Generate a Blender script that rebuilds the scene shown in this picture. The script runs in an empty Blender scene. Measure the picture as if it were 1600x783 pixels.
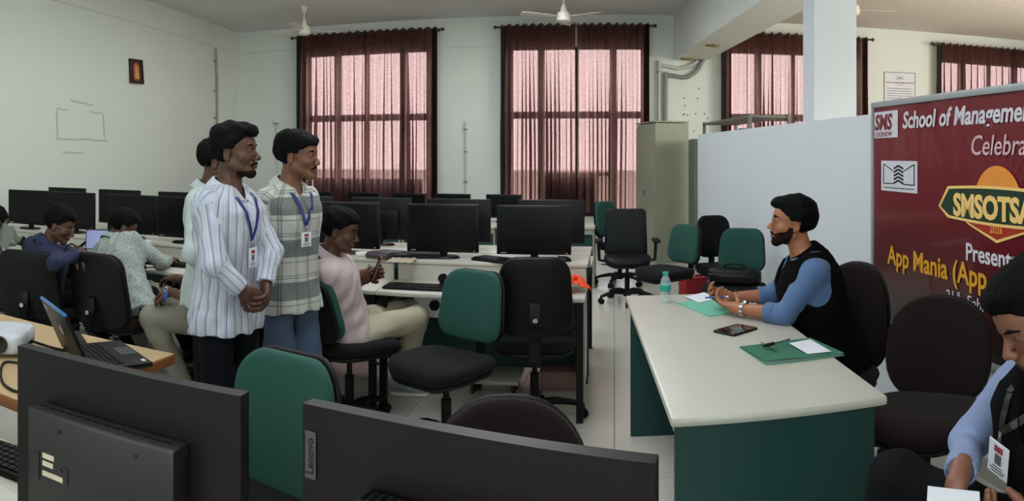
import bpy, bmesh, math, random
import numpy as np
from mathutils import Vector, Matrix, Euler
random.seed(7); rng = np.random.default_rng(7)
SC = bpy.context.scene
COL = SC.collection
PI = math.pi
# ------------------------------------------------------------------ camera: a hand held sweep panorama = central cylindrical
F = 1130.0; CX = 960.0; HY = 242.0; HC = 1.53
cam = bpy.data.cameras.new('camera'); co = bpy.data.objects.new('camera', cam); COL.objects.link(co)
cam.type = 'PANO'; cam.panorama_type = 'CENTRAL_CYLINDRICAL'
cam.central_cylindrical_range_u_min = -CX / F; cam.central_cylindrical_range_u_max = (1600 - CX) / F
cam.central_cylindrical_range_v_min = -(783 - HY) / F; cam.central_cylindrical_range_v_max = HY / F
cam.central_cylindrical_radius = 1.0
cam.clip_start = 0.05
co.location = (0, 0, HC); co.rotation_euler = (PI / 2, 0, 0)
SC.camera = co
# ------------------------------------------------------------------ exposure, world, lights
SC.view_settings.view_transform = 'Standard'; SC.view_settings.look = 'None'
SC.view_settings.gamma = 1; SC.view_settings.use_curve_mapping = False
SC.view_settings.exposure = 0.0
W = bpy.data.worlds.new('daylight'); SC.world = W; W.use_nodes = True
bg = W.node_tree.nodes['Background']; bg.inputs[0].default_value = (0.93, 0.96, 1.0, 1); bg.inputs[1].default_value = 7.6


def area(name, loc, rot, sx, sy, power, col=(1, 1, 1)):
    l = bpy.data.lights.new(name, 'AREA'); l.shape = 'RECTANGLE'; l.size = sx; l.size_y = sy
    l.energy = power; l.color = col
    o = bpy.data.objects.new(name, l); COL.objects.link(o); o.location = loc; o.rotation_euler = rot
    return o


# unseen area lamps added as daylight from behind and the hall, no windows built
area('rear_daylight_fill', (-3.2, -2.9, 2.2), (PI / 2, 0, PI), 2.2, 2.4, 90, (0.86, 0.94, 1.0))
area('rear_daylight_fill', (0.2, -2.9, 2.2), (PI / 2, 0, PI), 2.2, 2.4, 130, (0.90, 0.96, 1.0))
area('hall_daylight_fill', (8.3, 5.0, 2.4), (PI / 2, 0, PI / 2), 5.0, 2.2, 470, (1.0, 0.93, 0.84))
area('hall_daylight_fill', (5.0, -2.9, 2.4), (PI / 2, 0, PI), 4.0, 2.2, 160, (1.0, 0.96, 0.9))
# rows of added fill lamps, all above the top edge of the picture
for lx, pw in ((-3.3, 20), (-1.1, 38)):
    for ly in (1.2, 3.8, 6.2, 8.4):
        area('overhead_fill_light', (lx + .05 * (8 - ly), ly, 3.70), (0, 0, 0), 1.2, 1.2, pw, (0.92, 0.97, 1.0))


def P(x, y, z):
    """the point at height z seen at bearing x and dip y of the survey picture"""
    t = (x - CX) / F; r = F * (HC - z) / (y - HY)
    return Vector((r * math.sin(t), r * math.cos(t), z))


def B(x, r, z=0.0):
    t = (x - CX) / F
    return Vector((r * math.sin(t), r * math.cos(t), z))


# ------------------------------------------------------------------ materials
def lin(h):
    h = h.lstrip('#'); v = [int(h[i:i + 2], 16) / 255 for i in (0, 2, 4)]
    return tuple(((c / 12.92) if c <= 0.04045 else ((c + 0.055) / 1.055) ** 2.4) for c in v) + (1.0,)


def mat(name, col, rough=0.5, metal=0.0, var=0.06, scale=6.0, bump=0.0, bscale=80.0, sheen=0.0, emis=None, estr=0.0, spec=0.5, coat=0.0):
    m = bpy.data.materials.new(name); m.use_nodes = True
    nt = m.node_tree; N = nt.nodes; L = nt.links; p = N['Principled BSDF']
    c = lin(col) if isinstance(col, str) else tuple(col) + (1.0,)
    p.inputs['Roughness'].default_value = rough; p.inputs['Metallic'].default_value = metal
    p.inputs['Specular IOR Level'].default_value = spec
    p.inputs['Sheen Weight'].default_value = sheen
    p.inputs['Coat Weight'].default_value = coat
    tc = N.new('ShaderNodeTexCoord')
    nz = N.new('ShaderNodeTexNoise'); nz.inputs['Scale'].default_value = scale; nz.inputs['Detail'].default_value = 5
    L.new(tc.outputs['Object'], nz.inputs['Vector'])
    mx = N.new('ShaderNodeMix'); mx.data_type = 'RGBA'
    a = [max(0, v * (1 - var)) for v in c[:3]] + [1]; b = [min(1, v * (1 + var)) for v in c[:3]] + [1]
    mx.inputs[6].default_value = a; mx.inputs[7].default_value = b
    L.new(nz.outputs['Fac'], mx.inputs[0]); L.new(mx.outputs[2], p.inputs['Base Color'])
    if bump > 0:
        n2 = N.new('ShaderNodeTexNoise'); n2.inputs['Scale'].default_value = bscale; n2.inputs['Detail'].default_value = 3
        L.new(tc.outputs['Object'], n2.inputs['Vector'])
        bp = N.new('ShaderNodeBump'); bp.inputs['Strength'].default_value = bump; bp.inputs['Distance'].default_value = 0.004
        L.new(n2.outputs['Fac'], bp.inputs['Height']); L.new(bp.outputs[0], p.inputs['Normal'])
    if emis:
        p.inputs['Emission Color'].default_value = lin(emis); p.inputs['Emission Strength'].default_value = estr
    return m


M = {}
M['wall'] = mat('wall_paint', '#cdd3cc', 0.75, var=0.03, scale=1.3, bump=0.15, bscale=30)
M['wallback'] = mat('wall_paint_back', '#d6dbd6', 0.75, var=0.03, scale=1.3, bump=0.15, bscale=30)
M['wallhall'] = mat('wall_paint_hall', '#dfe0cc', 0.75, var=0.03, scale=1.3, bump=0.1, bscale=30)
M['partition'] = mat('partition_paint', '#d2d8de', 0.6, var=0.025, scale=1.2, bump=0.08, bscale=30)
M['ceil'] = mat('ceiling_paint', '#d0d0ce', 0.9, var=0.05, scale=0.7)
M['ceilhall'] = mat('ceiling_paint_hall', '#cfc8c0', 0.9, var=0.04, scale=0.7)
M['tile'] = mat('floor_tile', '#c4c0b6', 0.2, var=0.05, scale=2.0, spec=0.5)
M['grout'] = mat('grout', '#7d786c', 0.9)
M['desk'] = mat('cream_laminate', '#b9b6ac', 0.35, var=0.03, scale=9)
M['deskedge'] = mat('cream_edge_strip', '#b5b3a8', 0.4, var=0.02)
M['green'] = mat('green_laminate', '#043c3a', 0.45, var=0.05)
M['greenfab'] = mat('green_fabric', '#08443a', 0.85, var=0.10, scale=30, bump=0.5, bscale=400, sheen=0.06)
M['blackfab'] = mat('black_fabric', '#090a0d', 0.9, var=0.15, scale=30, bump=0.5, bscale=400, sheen=0.02, spec=0.22)
M['brownfab'] = mat('maroon_fabric', '#180c0d', 0.9, var=0.12, scale=30, bump=0.5, bscale=400, sheen=0.05, spec=0.22)
M['navyfab'] = mat('navy_fabric', '#080c16', 0.9, var=0.12, scale=30, bump=0.5, bscale=400, sheen=0.02, spec=0.22)
M['leather'] = mat('black_leather', '#0c0f14', 0.42, var=0.10, scale=10, bump=0.3, bscale=120, spec=0.22)
M['plastic'] = mat('black_plastic', '#090a0b', 0.5, var=0.06, spec=0.22)
M['screen'] = mat('screen_glass', '#030406', 0.25, var=0.03, spec=0.25)
M['bezel'] = mat('bezel_plastic', '#060709', 0.4, var=0.05, spec=0.22)
M['monback'] = mat('monitor_back_plastic', '#171313', 0.42, var=0.05, scale=3, spec=0.22)
M['chrome'] = mat('chrome', '#b8b8b8', 0.2, 1.0, var=0.02)
M['steel'] = mat('grey_green_steel', '#8f9380', 0.45, 0.0, var=0.06, scale=3)
M['steeldark'] = mat('dark_grey_steel', '#5e655c', 0.5, 0.0, var=0.06, scale=3)
M['rack'] = mat('rack_steel', '#6d6c64', 0.5, 0.4, var=0.08)
M['frame'] = mat('dark_window_frame', '#1d1411', 0.5, var=0.08)
M['rod'] = mat('curtain_rod_metal', '#4a423c', 0.4, 0.7)
M['fan'] = mat('cream_enamel', '#d8d3c8', 0.35, var=0.02)
M['pipe'] = mat('white_conduit', '#b9bbb2', 0.5, var=0.05)
M['pipegrey'] = mat('grey_conduit', '#7e8078', 0.5, var=0.05)
M['pipeold'] = mat('old_pipe', '#a58f80', 0.6, var=0.15)
M['white'] = mat('white_plastic', '#d9dad6', 0.4, var=0.02)
M['paper'] = mat('white_paper', '#d6d8e2', 0.8, var=0.02)
M['folder'] = mat('green_card', '#559a7f', 0.6, var=0.04, scale=14)
M['folderlight'] = mat('pale_green_card', '#67b29b', 0.6, var=0.04, scale=14)
M['wood'] = mat('light_wood_laminate', '#b59a72', 0.4, var=0.08, scale=5)
M['woodedge'] = mat('orange_wood', '#7e4a22', 0.4, var=0.12, scale=9)
M['black'] = mat('black_gloss', '#0a0a0c', 0.2)
M['orange'] = mat('orange_cloth', '#e2491c', 0.8, var=0.08, scale=20)
M['red'] = mat('red_plastic', '#a01c28', 0.5)
M['plaster'] = mat('broken_plaster', '#8a7a50', 0.9, var=0.5, scale=14, bump=1.0, bscale=30)
M['darkbrown'] = mat('dark_wood', '#2a1b16', 0.6, var=0.1)
M['mark'] = mat('tape_residue', '#b2b8af', 0.8, var=0.1, scale=40)
M['print'] = mat('grey_print', '#55585c', 0.8)
M['maroonprint'] = mat('maroon_print', '#8c3540', 0.8)
M['blueplastic'] = mat('blue_plastic', '#2a4f9c', 0.5)


# ------------------------------------------------------------------ mesh building
def rot_to(d):
    return Vector((0, 0, 1)).rotation_difference(Vector(d)).to_matrix().to_4x4()


class MB:
    def __init__(s): s.bm = bmesh.new()

    def _new(s, geom_verts, mtx): bmesh.ops.transform(s.bm, matrix=mtx, verts=geom_verts)

    def box(s, c, size, rot=None, bev=0.0, seg=2):
        r = bmesh.ops.create_cube(s.bm, size=1.0); vs = r['verts']
        bmesh.ops.scale(s.bm, vec=Vector(size), verts=vs)
        if bev > 0:
            es = list({e for v in vs for e in v.link_edges})
            rr = bmesh.ops.bevel(s.bm, geom=es, offset=bev, segments=seg, profile=0.5, affect='EDGES')
            vs = list({v for f in rr['faces'] for v in f.verts} | {v for v in vs if v.is_valid})
        m = Matrix.Translation(Vector(c))
        if rot is not None: m = m @ (rot.to_4x4() if isinstance(rot, Matrix) else Euler(rot).to_matrix().to_4x4())
        s._new(vs, m); return s

    def cyl(s, a, b, r1, r2=None, n=16):
        a = Vector(a); b = Vector(b); r2 = r1 if r2 is None else r2
        r = bmesh.ops.create_cone(s.bm, cap_ends=True, segments=n, radius1=r1, radius2=r2, depth=(b - a).length)
        s._new(r['verts'], Matrix.Translation((a + b) / 2) @ rot_to(b - a)); return s

    def ball(s, c, r, n=12, sc=(1, 1, 1)):
        q = bmesh.ops.create_uvsphere(s.bm, u_segments=n, v_segments=max(6, n // 2 + 2), radius=r)
        s._new(q['verts'], Matrix.Translation(Vector(c)) @ Matrix.Diagonal((*sc, 1))); return s

    def tube(s, pts, r, n=8, closed=False):
        pts = [Vector(p) for p in pts]; rings = []; up = None; m = len(pts)
        for i, p in enumerate(pts):
            if closed: d = pts[(i + 1) % m] - pts[i - 1]
            else: d = pts[min(i + 1, m - 1)] - pts[max(i - 1, 0)]
            if d.length < 1e-9: d = Vector((0, 0, 1))
            d.normalize()
            if up is None: up = d.orthogonal().normalized()
            up = (up - d * up.dot(d)); up = up.normalized() if up.length > 1e-6 else d.orthogonal().normalized()
            v = d.cross(up); rr = r[i] if isinstance(r, (list, tuple)) else r
            rings.append([s.bm.verts.new(p + (up * math.cos(2 * PI * k / n) + v * math.sin(2 * PI * k / n)) * rr) for k in range(n)])
        for i in range(m - (0 if closed else 1)):
            A = rings[i]; Bq = rings[(i + 1) % m]
            for k in range(n): s.bm.faces.new((A[k], A[(k + 1) % n], Bq[(k + 1) % n], Bq[k]))
        if not closed:
            s.bm.faces.new(rings[0][::-1]); s.bm.faces.new(rings[-1])
        return s

    def ribbon(s, pts, nrm, w, t):
        """flat strap: pts along the strap, nrm the outward normals"""
        rings = []
        for i, p in enumerate(pts):
            p = Vector(p); d = (Vector(pts[min(i + 1, len(pts) - 1)]) - Vector(pts[max(i - 1, 0)])).normalized()
            n_ = Vector(nrm[i]).normalized(); sd = d.cross(n_).normalized()
            rings.append([s.bm.verts.new(p + sd * (a * w / 2) + n_ * (b * t)) for a, b in ((-1, 0), (1, 0), (1, 1), (-1, 1))])
        for i in range(len(rings) - 1):
            for k in range(4): s.bm.faces.new((rings[i][k], rings[i][(k + 1) % 4], rings[i + 1][(k + 1) % 4], rings[i + 1][k]))
        s.bm.faces.new(rings[0][::-1]); s.bm.faces.new(rings[-1]); return s

    def prism(s, outline, z0, z1, mtx=None):
        a = [s.bm.verts.new((x, y, z0)) for x, y in outline]; b = [s.bm.verts.new((x, y, z1)) for x, y in outline]
        n = len(outline)
        s.bm.faces.new(a[::-1]); s.bm.faces.new(b)
        for k in range(n): s.bm.faces.new((a[k], a[(k + 1) % n], b[(k + 1) % n], b[k]))
        if mtx is not None: s._new(a + b, mtx)
        return s

    def pad(s, outline, t, crown=0.012, edge=0.02, bend=None, mtx=None, n_in=5, mid=0.0):
        """upholstered pad: rounded edges and crowned faces, local x,y outline, z thickness"""
        prof = []
        for k in range(7):
            a = -PI / 2 + PI * k / 6
            prof.append((edge * (1 - math.cos(a)), math.sin(a) * t / 2))
        n = len(outline); cx = sum(p[0] for p in outline) / n; cy = sum(p[1] for p in outline) / n
        rings = []
        lv = [(1 - 0.2 * (5 - j), -1, j) for j in range(1, 5)]
        def ring(fac, z): return [s.bm.verts.new((cx + (x - cx) * fac, cy + (y - cy) * fac, z)) for x, y in outline]
        R = min(max(abs(p[0] - cx) for p in outline), max(abs(p[1] - cy) for p in outline))
        seq = []
        for j in range(1, n_in): f_ = j / n_in * (1 - edge / R); seq.append((f_, -t / 2 - crown * (1 - f_ ** 2)))
        for off, z in prof: seq.append((1 - off / R, z))
        for j in range(n_in - 1, 0, -1): f_ = j / n_in * (1 - edge / R); seq.append((f_, t / 2 + crown * (1 - f_ ** 2)))
        for f_, z in seq: rings.append(ring(f_, z))
        for i in range(len(rings) - 1):
            for k in range(n): s.bm.faces.new((rings[i][k], rings[i][(k + 1) % n], rings[i + 1][(k + 1) % n], rings[i + 1][k]))
        c0 = s.bm.verts.new((cx, cy, -t / 2 - crown)); c1 = s.bm.verts.new((cx, cy, t / 2 + crown))
        for k in range(n):
            s.bm.faces.new((c0, rings[0][(k + 1) % n], rings[0][k])); s.bm.faces.new((c1, rings[-1][k], rings[-1][(k + 1) % n]))
        vs = [v for r in rings for v in r] + [c0, c1]
        if bend:
            for v in vs: v.co = Vector(bend(v.co))
        if mtx is not None: s._new(vs, mtx)
        return s

    def build(s, name, m, parent=None, smooth=True, angle=35):
        me = bpy.data.meshes.new(name)
        bmesh.ops.recalc_face_normals(s.bm, faces=s.bm.faces)
        s.bm.to_mesh(me); s.bm.free()
        me.materials.append(M[m] if isinstance(m, str) else m)
        if smooth: me.shade_smooth(); me.set_sharp_from_angle(angle=math.radians(angle))
        o = bpy.data.objects.new(name, me); COL.objects.link(o)
        if parent is not None: o.parent = parent
        return o


def np_mesh(name, V, Fq, m, parent=None, smooth=True):
    me = bpy.data.meshes.new(name)
    me.vertices.add(len(V)); me.vertices.foreach_set('co', np.asarray(V, np.float32).ravel())
    k = Fq.shape[1]; me.loops.add(Fq.size); me.loops.foreach_set('vertex_index', Fq.ravel().astype(np.int32))
    me.polygons.add(len(Fq)); me.polygons.foreach_set('loop_start', (np.arange(len(Fq)) * k).astype(np.int32))
    me.update(calc_edges=True); me.validate()
    if smooth: me.shade_smooth()
    me.materials.append(M[m] if isinstance(m, str) else m)
    o = bpy.data.objects.new(name, me); COL.objects.link(o)
    if parent is not None: o.parent = parent
    return o


def tag(o, label=None, cat=None, group=None, kind=None):
    if label: o['label'] = label
    if cat: o['category'] = cat
    if group: o['group'] = group
    if kind: o['kind'] = kind
    return o


def empty(name, loc, rz=0.0, label=None, cat=None, group=None):
    o = bpy.data.objects.new(name, None); COL.objects.link(o); o.location = loc; o.rotation_euler = (0, 0, rz)
    o.empty_display_size = 0.1
    return tag(o, label, cat, group)


def kids(o): return [c for c in bpy.data.objects if c.parent == o]


def copy_tree(o, loc=None, rz=None, label=None, group=None, parent=None):
    c = o.copy(); COL.objects.link(c)
    if parent is not None: c.parent = parent
    for ch in kids(o): copy_tree(ch, parent=c)
    if loc is not None: c.location = loc
    if rz is not None: c.rotation_euler = (0, 0, rz)
    if label: c['label'] = label
    if group: c['group'] = group
    return c


def struct(name, mb, m, parent=None, smooth=False):
    o = mb.build(name, m, parent, smooth)
    if parent is None: o['kind'] = 'structure'
    return o


def text_mesh(s, size, bold=0.0, shear=0.0, align='LEFT', ext=0.0006, spacing=1.0):
    cu = bpy.data.curves.new('lettering', 'FONT'); cu.body = s; cu.size = size; cu.offset = bold; cu.shear = shear
    cu.align_x = align; cu.extrude = ext; cu.resolution_u = 3; cu.space_character = spacing
    o = bpy.data.objects.new('lettering', cu); COL.objects.link(o)
    dg = bpy.context.evaluated_depsgraph_get()
    me = bpy.data.meshes.new_from_object(o.evaluated_get(dg))
    bpy.data.objects.remove(o); bpy.data.curves.remove(cu)
    return me


def text_obj(name, s, size, m, mtx, parent, **k):
    me = text_mesh(s, size, **k); me.materials.clear(); me.materials.append(M[m] if isinstance(m, str) else m)
    o = bpy.data.objects.new(name, me); COL.objects.link(o); o.parent = parent; o.matrix_local = mtx
    return o


def rrect(w, h, r, n=5, taper=0.0, cy=0.0):
    """rounded rectangle outline, taper narrows the top by that share"""
    o = []
    for cx_, cy_, a0 in ((w / 2 - r, h / 2 - r, 0), (-w / 2 + r, h / 2 - r, PI / 2), (-w / 2 + r, -h / 2 + r, PI), (w / 2 - r, -h / 2 + r, 1.5 * PI)):
        for k in range(n + 1):
            a = a0 + PI / 2 * k / n; x = cx_ + r * math.cos(a); y = cy_ + r * math.sin(a)
            f = 1 - taper * (y / h + 0.5)
            o.append((x * f, y + cy))
    return o


def superell(w, h, p=2.6, n=36, taper=0.0):
    o = []
    for k in range(n):
        a = 2 * PI * k / n; c = math.cos(a); s_ = math.sin(a)
        x = math.copysign(abs(c) ** (2 / p), c) * w / 2; y = math.copysign(abs(s_) ** (2 / p), s_) * h / 2
        o.append((x * (1 - taper * (y / h + 0.5)), y))
    return o


def smooth_path(pts, n=6):
    """Catmull-Rom through pts"""
    pts = [Vector(p) for p in pts]; q = [pts[0]] + pts + [pts[-1]]; out = []
    for i in range(1, len(q) - 2):
        for k in range(n):
            t = k / n
            out.append(0.5 * ((2 * q[i]) + (-q[i - 1] + q[i + 1]) * t + (2 * q[i - 1] - 5 * q[i] + 4 * q[i + 1] - q[i + 2]) * t * t + (-q[i - 1] + 3 * q[i] - 3 * q[i + 1] + q[i + 2]) * t ** 3))
    out.append(pts[-1]); return out


# ================================================================== THE ROOM
YB = 11.5; ZC = 3.76; ZH = 3.68
def xleft(y): return -6.58 + 0.1 * (YB - y)
def xpart(y): return 1.03 + 0.11 * (8.9 - y)
def xbeam(y): return 0.94 + 0.11 * (YB - y)

# floor: grout bed, then every vitrified tile a piece of its own
mb = MB(); mb.box((0.9, 4.2, -0.055), (16.5, 15.2, 0.10)); floor = struct('floor', mb, 'grout')
ts = 0.6; TX = [i * ts for i in range(-11, 4)]; TY = [-0.18 + j * ts for j in range(0, 20)]
tb = MB(); tb.box((0, 0, -0.004), (ts - 0.004, ts - 0.004, 0.0079), bev=0.001, seg=1)
tile0 = None; cnt = 0
for y in TY:
    for x in TX:
        xc = x + ts / 2; yc = y + ts / 2
        if cnt >= 298 or xc < xleft(yc) - 0.25 or xc > 1.9: continue
        if tile0 is None: tile0 = tb.build('tile', 'tile', floor, smooth=False); t = tile0
        else: t = tile0.copy(); COL.objects.link(t)
        t.location = (xc, yc, 0); cnt += 1
rest = MB()
i = 0
for yy in np.arange(-3.18, 11.8, 0.6):
    for xx in np.arange(-6.6, 8.4, 0.6):
        cx_, cy_ = xx + 0.3, yy + 0.3
        if any(abs(o.location.x - cx_) < 0.1 and abs(o.location.y - cy_) < 0.1 for o in ()): continue
        inside = (cx_ >= xleft(cy_) - 0.25 and cx_ <= 1.9 and -0.18 <= yy + 0.001 and yy < 11.8)
        if inside: continue
        rest.box((cx_, cy_, -0.004), (ts - 0.004, ts - 0.004, 0.0079))
o = rest.build('tile', 'tile', floor, smooth=False); o['kind'] = 'stuff'

# left wall (a slab following the slightly skewed plan)
def slab(name, a, b, z0, z1, th, m, parent=None):
    """vertical slab from a to b, the thickness goes to the left of the direction a->b"""
    a = Vector((a[0], a[1], 0)); b = Vector((b[0], b[1], 0)); d = (b - a); n = Vector((-d.y, d.x, 0)).normalized() * th
    q = MB(); q.prism([(a.x, a.y), (b.x, b.y), (b.x + n.x, b.y + n.y), (a.x + n.x, a.y + n.y)], z0, z1)
    return struct(name, q, m, parent)
slab('wall_left', (xleft(-3.2), -3.2), (xleft(YB), YB), 0, ZC, 0.2, 'wall')
# back wall pieces around the window openings
WIN = [  # x0, x1, z0, z1, mullions, bar z
    (-5.21, -3.04, 0.55, 3.28, (-4.66, -4.12, -3.48), 2.16),
    (-1.67, 0.46, 0.55, 3.26, (-1.175, -0.60, -0.02), 2.17),
    (1.85, 4.02, 0.55, 3.22, (2.33, 2.92, 3.45), 2.14),
    (5.52, 7.70, 0.55, 3.22, (6.05, 6.60, 7.15), 2.14)]
q = MB(); xs = [-6.85] + [v for w in WIN for v in (w[0], w[1])] + [8.8]
for k in range(0, len(xs), 2):
    q.box(((xs[k] + xs[k + 1]) / 2, YB + 0.11, 1.9), (xs[k + 1] - xs[k], 0.22, 3.8))
for w in WIN:
    q.box(((w[0] + w[1]) / 2, YB + 0.11, w[2] / 2), (w[1] - w[0], 0.22, w[2]))
    q.box(((w[0] + w[1]) / 2, YB + 0.11, (w[3] + 3.8) / 2), (w[1] - w[0], 0.22, 3.8 - w[3]))
struct('wall_back', q, 'wallback')
slab('wall_hall', (8.5, 11.5), (8.5, -3.2), 0, 3.8, 0.2, 'wallhall')
slab('wall_rear', (8.7, -3.05), (-6, -3.05), 0, 3.8, 0.2, 'wall')
# ceilings either side of the beam
q = MB(); q.prism([(-6.9, -3.3), (xbeam(-3.3) + 0.1, -3.3), (xbeam(11.7) + 0.1, 11.7), (-6.9, 11.7)], ZC, ZC + 0.15); struct('ceiling', q, 'ceil')
q = MB(); q.prism([(xbeam(-3.3) + 0.4, -3.3), (8.8, -3.3), (8.8, 11.7), (xbeam(11.7) + 0.4, 11.7)], ZH, ZH + 0.15); struct('ceiling_hall', q, 'ceilhall')
q = MB(); q.prism([(xbeam(-3.2), -3.2), (xbeam(-3.2) + 0.56, -3.2), (xbeam(YB) + 0.56, YB), (xbeam(YB), YB)], 3.05, 3.80)
beam = struct('beam', q, 'wallback')
q = MB(); q.prism([(1.56, 5.5), (1.895, 5.45), (1.91, 5.9), (1.575, 5.9)], 0, 3.06); struct('column', q, 'partition')
# low partition wall that carries the banner
slab('wall_right', (xpart(-2.5), -2.5), (xpart(8.9), 8.9), 0, 1.78, -0.09, 'partition')
# dado line on back wall and left wall, corner trim, skirting
q = MB(); q.prism([(xleft(-3) + 0.001, -3), (xleft(YB) + 0.001, YB), (xleft(YB) + 0.016, YB), (xleft(-3) + 0.016, -3)], 0, 0.1); struct('baseboard_left', q, 'deskedge')
q = MB(); q.prism([(xpart(-2.4) - 0.013, -2.4), (xpart(8.9) - 0.013, 8.9), (xpart(8.9) - 0.001, 8.9), (xpart(-2.4) - 0.001, -2.4)], 0, 0.1); struct('baseboard_right', q, 'deskedge')
# broken plaster where beam and pipes meet
for k, (x, y, z, s) in enumerate(((1.03, 11.32, 3.035, .13), (1.24, 9.9, 3.04, .11))):
    q = MB()
    out = [(math.cos(a) * s * random.uniform(.6, 1.2), math.sin(a) * s * .7 * random.uniform(.6, 1.2)) for a in np.linspace(0, 2 * PI, 13)[:-1]]
    q.prism(out, -0.012, 0.012, Matrix.Translation((x + .12, y, z)))
    o = q.build('plaster_patch', 'plaster', beam)
    o['label'] = 'broken yellowish plaster under the beam'
# fine raised joints in the plaster of the back and left walls
def trim(n, a, b, w, m='mark'):
    a = Vector(a); b = Vector(b); d = b - a
    q = MB(); q.box((a + b) / 2, (d.length, 0.004, w), rot=Vector((1, 0, 0)).rotation_difference(d).to_matrix())
    return struct('trim_%d' % n, q, m)
trim(1, (-6.5, YB - 0.002, 3.38), (-5.4, YB - 0.002, 3.38), 0.008)
trim(2, (-2.75, YB - 0.002, 3.28), (-1.9, YB - 0.002, 3.28), 0.008)
trim(3, (xleft(11.4) + .003, 11.4, 3.38), (xleft(4) + .003, 4.0, 3.38), 0.008)

# windows
M['pane'] = bpy.data.materials.new('window_glass'); M['pane'].use_nodes = True
nt = M['pane'].node_tree; nt.nodes.clear()
out = nt.nodes.new('ShaderNodeOutputMaterial'); mx = nt.nodes.new('ShaderNodeMixShader'); tr = nt.nodes.new('ShaderNodeBsdfTransparent'); gl = nt.nodes.new('ShaderNodeBsdfGlossy')
tr.inputs[0].default_value = (0.85, 0.9, 0.9, 1); gl.inputs[1].default_value = 0.05; mx.inputs[0].default_value = 0.06
nt.links.new(tr.outputs[0], mx.inputs[1]); nt.links.new(gl.outputs[0], mx.inputs[2]); nt.links.new(mx.outputs[0], out.inputs[0])
for k, (x0, x1, z0, z1, mull, zb) in enumerate(WIN):
    r = empty('window_%d' % (k + 1), ((x0 + x1) / 2, YB + 0.1, z0)); r['kind'] = 'structure'
    cx0 = (x0 + x1) / 2; hw = (x1 - x0) / 2; H = z1 - z0
    q = MB()
    for s in (-1, 1): q.box((s * (hw - 0.02), 0, H / 2), (0.04, 0.06, H))
    for z in (0.02, H - 0.02): q.box((0, 0, z), (2 * hw - .08, 0.06, 0.04))
    q.build('frame', 'frame', r, False)
    for m_ in mull:
        q = MB(); q.box((m_ - cx0, 0, H / 2), (0.11 if m_ != mull[1] else 0.06, 0.07, H - .08)); q.build('mullion', 'frame', r, False)
    q = MB(); q.box((0, 0.0, zb - z0), (2 * hw - .08, 0.08, 0.11)); q.build('transom', 'frame', r, False)
    xe = [-hw + .04] + [m_ - cx0 for m_ in mull] + [hw - .04]
    for j in range(4):
        for (a, b) in ((0.04, zb - z0 - .03), (zb - z0 + .03, H - .04)):
            q = MB(); q.box(((xe[j] + xe[j + 1]) / 2, 0.005, (a + b) / 2), (xe[j + 1] - xe[j] - .04, 0.005, b - a)); q.build('pane', 'pane', r, False)
    if k == 1:
        q = MB(); q.box((-0.6 - cx0, -0.01, 1.22 - z0), (1.16, 0.07, 0.05)); q.build('lower_transom', 'frame', r, False)
        q = MB(); q.box((-0.72 - cx0, -0.02, (1.20 - z0) / 2), (0.85, 0.03, 1.18 - z0)); o = q.build('blanking_panel', 'frame', r, False)
    if k == 0:
        q = MB(); q.box((-4.1 - cx0, -0.02, 0.3), (1.9, 0.03, 0.55)); q.build('blanking_panel', 'frame', r, False)
# pale building opposite and ground outside
q = MB(); q.box((1, 34, -.2), (60, 0.5, 2.0)); o = struct('exterior_wall', q, mat('outside_render', '#b9b4ab', 0.9))
q = MB(); q.box((1, 22, -1.3), (60, 20.5, 0.2)); struct('ground_outside', q, mat('outside_ground', '#8d8878', 0.9))

# ------------------------------------------------------------------ curtains
def curtain_mat():
    m = bpy.data.materials.new('sheer_maroon_cloth'); m.use_nodes = True; nt = m.node_tree; N = nt.nodes; L = nt.links; N.clear()
    out = N.new('ShaderNodeOutputMaterial'); tl = N.new('ShaderNodeBsdfTranslucent'); df = N.new('ShaderNodeBsdfDiffuse'); tp = N.new('ShaderNodeBsdfTransparent')
    tc = N.new('ShaderNodeTexCoord'); mp = N.new('ShaderNodeMapping'); mp.inputs['Scale'].default_value = (14, 14, 90)
    nz = N.new('ShaderNodeTexNoise'); nz.inputs['Scale'].default_value = 1.0; nz.inputs['Detail'].default_value = 4
    L.new(tc.outputs['Object'], mp.inputs[0]); L.new(mp.outputs[0], nz.inputs['Vector'])
    cr = N.new('ShaderNodeValToRGB'); cr.color_ramp.elements[0].position = .3; cr.color_ramp.elements[1].position = .75
    cr.color_ramp.elements[0].color = (0.24, 0.10, 0.09, 1); cr.color_ramp.elements[1].color = (0.38, 0.20, 0.18, 1)
    L.new(nz.outputs['Fac'], cr.inputs[0])
    tl.inputs[0].default_value = (.42, .2, .2, 1); L.new(cr.outputs[0], tl.inputs[0]); df.inputs[0].default_value = (0.022, 0.013, 0.015, 1)
    tp.inputs[0].default_value = (0.62, 0.38, 0.36, 1)
    m1 = N.new('ShaderNodeMixShader'); m1.inputs[0].default_value = 0.45; L.new(tl.outputs[0], m1.inputs[1]); L.new(df.outputs[0], m1.inputs[2])
    m2 = N.new('ShaderNodeMixShader'); m2.inputs[0].default_value = 0.24; L.new(m1.outputs[0], m2.inputs[1]); L.new(tp.outputs[0], m2.inputs[2])
    L.new(m2.outputs[0], out.inputs[0]); return m
M['curtain'] = curtain_mat()
M['curtainshade'] = mat('curtain_edge_shade', '#0d1310', 0.9)  # shade of the outer curtain edge put into the colour
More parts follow.
